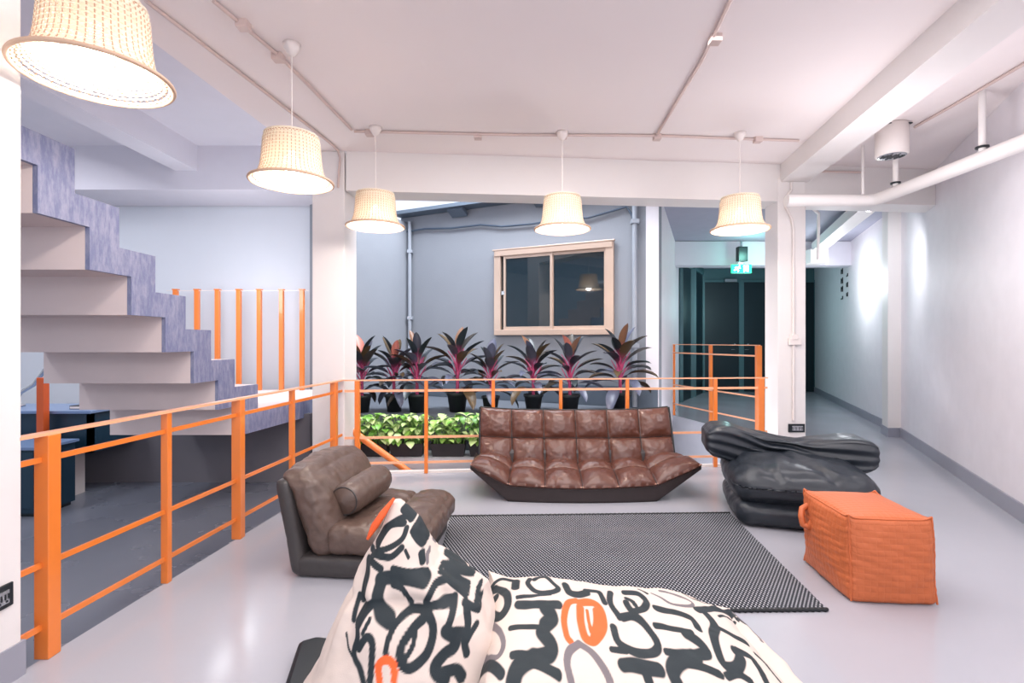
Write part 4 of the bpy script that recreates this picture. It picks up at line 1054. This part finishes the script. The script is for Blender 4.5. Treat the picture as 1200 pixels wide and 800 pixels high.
CREAM = np.array(lin((212,196,186))); INKC = {'k': lin((24,36,42)), 'o': lin((244,96,40)), 'g': lin((112,104,108))}
def seg_dist(P, A, B):
    AB = B-A; t = np.clip(((P-A)@AB)/max(1e-9,(AB@AB)), 0, 1); Q = A+t[:,None]*AB; return np.linalg.norm(P-Q, axis=1), t
def paint(uvp, strokes):
    col = np.tile(CREAM, (len(uvp),1))
    for kind, pts, ws in strokes:
        pts = np.array(pts); 
        if len(pts) > 2 and kind[-1] != '!':
            # smooth the stroke through its points
            out = []; w2 = []
            for i in range(len(pts)-1):
                p0 = pts[max(0,i-1)]; p1 = pts[i]; p2 = pts[i+1]; p3 = pts[min(len(pts)-1,i+2)]
                for k in range(6):
                    t = k/6; out.append(.5*((2*p1)+(-p0+p2)*t+(2*p0-5*p1+4*p2-p3)*t*t+(-p0+3*p1-3*p2+p3)*t**3)); w2.append(ws[i]*(1-t)+ws[i+1]*t)
            out.append(pts[-1]); w2.append(ws[-1]); pts = np.array(out); ws = w2
        lo = pts.min(0)-.08; hi = pts.max(0)+.08
        sel = np.where(((uvp > lo)&(uvp < hi)).all(1))[0]
        if not len(sel): continue
        best = np.full(len(sel), 9.)
        for i in range(len(pts)-1):
            dd_, t = seg_dist(uvp[sel], pts[i], pts[i+1]); best = np.minimum(best, dd_/((1-t)*ws[i]+t*ws[i+1]))
        a = np.clip((1.0-best)*5+.5, 0, 1)[:,None]
        col[sel] = col[sel]*(1-a)+np.array(INKC[kind[0]])*a
    col[:,3] = 1; return col

bl_ = thing('printed_beanbag', (0,1.6,0), 'large bean bag lounger printed with black, grey and orange scribbled letters in the foreground', 'bean bag')
BC = (.365,1.58)
def bodyfn(P, a, b, c):
    P = Vector(P)
    P.z += .055*(1-a*a)*(1-b*b)*(c > 0)
    P.z -= (.045*(a+.6)+.02*max(0,a)**2)*max(0,c)                                       # falls towards the foot end
    P.z += .03*max(0,-a-.3)*(c > 0)
    P.x -= .05*(1-b*b)*(a > .9)*(1-c*c)*-1.0
    P.y += .0
    s = (abs(a)*abs(b))**6*max(0,c+.2); P.x += .035*s*math.copysign(1,a); P.y += .03*s*math.copysign(1,b); P.z += .012*s
    P.x -= .0*c
    P.z += .007*math.sin(16*P.x+5*math.sin(7*P.y))*(c > 0)*abs(b)**2 + .014*fbm(P.x,P.y,0,3.5)*(c > 0)+.005*nz3(P.x,P.y,0,12)*(c > 0)
    P.x += .012*fbm(P.y,P.z,1,5)*abs(a)
    return P+Vector((BC[0],BC[1]-1.6,.205))
def seat_uv(p): return np.stack([p[:,0], .5*(p[:,1]+1.6)], 1)
body = rbox_obj((.457,.36,.17), .11, (380,280,70), bodyfn, 'seat_section', M['print'], bl_, colour=lambda p: paint(seat_uv(p), STROKES['seat']))

# tall back section: rings lofted upwards to a folded peak
prof_b = [ # z, xl, xr, yf, yb
 (.00,-.66,-.02,1.25,1.98),(.06,-.70,.00,1.22,2.00),(.16,-.665,.01,1.23,1.97),(.27,-.60,.00,1.28,1.92),(.36,-.555,-.04,1.33,1.87),(.42,-.525,-.06,1.37,1.83),
 (.47,-.50,-.085,1.41,1.80),(.52,-.48,-.15,1.46,1.78),(.57,-.455,-.232,1.50,1.76),(.62,-.432,-.262,1.54,1.74),(.67,-.408,-.292,1.58,1.72),(.71,-.392,-.335,1.61,1.69),(.738,-.378,-.362,1.635,1.665)]
nv_, nu_ = 240, 480; vs = []
for j in range(nv_+1):
    z, xl, xr, yf, yb = plerp(prof_b, (j/nv_))
    cx, cy, rx, ry = (xl+xr)/2, (yf+yb)/2, (xr-xl)/2, (yb-yf)/2
    for i in range(nu_):
        a = 2*PI*i/nu_; ca, sa = math.cos(a), math.sin(a); e = .80
        x = cx+rx*math.copysign(abs(ca)**e, ca); y = cy+ry*math.copysign(abs(sa)**e, sa)
        w = .016*fbm(x,y,z,4)+.010*math.sin(9*a+14*z+4*nz3(x,y,z,5))*math.exp(-((z-.48)/.10)**2)
        # horizontal crease where the peak folds over
        w -= .022*math.exp(-((z-.50-.05*(x+.3))/.018)**2)*max(0,-sa)
        vs.append((x+w*ca, y+w*sa-1.6, z+.006*nz3(x,y,z,9)))
fs = [(j*nu_+i, j*nu_+(i+1)%nu_, (j+1)*nu_+(i+1)%nu_, (j+1)*nu_+i) for j in range(nv_) for i in range(nu_)]+[tuple(nv_*nu_+i for i in range(nu_))]
mb = MB().add(vs, fs, True); ob = mb.build('back_section', M['print'], bl_)
def back_uv(p): return np.stack([p[:,0], p[:,2]], 1)
at = ob.data.color_attributes.new('print', 'FLOAT_COLOR', 'POINT')
at.data.foreach_set('color', paint(back_uv(np.array(vs)), STROKES['back']).astype(np.float32).ravel())
# black underside with a loose corner
u_ = MB()
u_.prism([(-.72,-.35),(-.2,-.42),(.8,-.42),(.84,-.30),(.86,.24),(.7,.34),(-.1,.40),(-.55,.44),(-.80,.50),(-.86,.46),(-.78,.1)], .001, .05)
uo = u_.build('underside', M['black'], bl_, bevel=.02)
tg = MB().add([(-.445,.08,.655),(-.405,.06,.70),(-.365,.045,.735),(-.380,.04,.745),(-.42,.05,.712),(-.452,.07,.668)], [(0,1,2,3,4,5)]); 
tg = MB(); tg.tube([(-.452,.0,.632),(-.43,-.0,.672),(-.405,.01,.71),(-.375,.03,.752)], [.004,.012,.011,.004], 8); tg.build('orange_tab', mat('orange_tab', (240,98,44), .6), bl_)

# ------------------------------------------------------------------ light
def point(loc, e, col, r=.05):
    l = bpy.data.lights.new('point_light', 'POINT'); l.energy = e; l.color = col; l.shadow_soft_size = r
    o = bpy.data.objects.new('point_light', l); C.objects.link(o); o.location = loc; return o
def area(loc, rot, e, col, sx, sy):
    l = bpy.data.lights.new('area_light', 'AREA'); l.energy = e; l.color = col; l.shape = 'RECTANGLE'; l.size = sx; l.size_y = sy
    o = bpy.data.objects.new('area_light', l); C.objects.link(o); o.location = loc; o.rotation_euler = rot; return o
for p in lamps: point((p[0],p[1],p[2]+.03), 20, (1,.90,.82), .045)
# added fill lights behind the camera, for unseen lamps of the room
for p in ((-.4,-1.2,2.4),(.6,-1.4,2.5),(2.2,-1.0,2.4)): point(p, 48, (1,.95,.94), .3)
area((.4,2.6,3.03), (0,0,0), 72, (1,.96,.95), 2.2, 2.6)  # added overhead fill for the seating bay, no visible fitting
area((3.0,1.6,3.03), (0,0,0), 12, (.95,.96,1), .5, 2.4)  # added fill over the aisle, no visible fitting
# added fill lights standing in for daylight over the void and the well
area((-4.9,3.2,3.38), (0,math.radians(18),0), 120, (.93,.95,1), 1.6, 3.5)
point((-3.0,5.3,1.9), 26, (.9,.95,1), .3)
area((.2,6.0,5.2), (0,0,0), 260, (.88,.93,1), 3.5, 1.6)
area((.5,5.6,4.6), (math.radians(75),0,0), 160, (.9,.94,1), 3.5, 1.0)
s = bpy.data.lights.new('spot', 'SPOT'); s.energy = 55; s.spot_size = 1.9; s.spot_blend = .8; s.color = (.92,.96,1); s.shadow_soft_size = .05
so_ = bpy.data.objects.new('spot', s); C.objects.link(so_); so_.location = (3.95,5.62,2.62); so_.rotation_euler = (Vector((5.6,8.2,.9))-so_.location).to_track_quat('-Z','Y').to_euler()
point((4.1,8.7,2.75), 9, (.35,.95,.8), .08)
point((4.9,11.0,2.0), 30, (.5,.88,.9), .15)  # added teal fill to brighten the corridor end
point((2.5,3.6,2.1), 22, (1,.97,1), .3)  # added soft fill to brighten the right wall
point((5.2,8.4,2.2), 34, (.92,.95,1), .2)  # added white fill for the right corridor
point((2.1,5.7,-.6), 60, (.95,.97,1), .2)  # added light inside the well to brighten its side walls
w = bpy.data.worlds.new('world'); bpy.context.scene.world = w; w.use_nodes = True
bg = w.node_tree.nodes['Background']; bg.inputs[0].default_value = lin((214,222,236)); bg.inputs[1].default_value = 1.25
vs_ = bpy.context.scene.view_settings; vs_.view_transform = 'Standard'; vs_.look = 'None'; vs_.exposure = 0.26
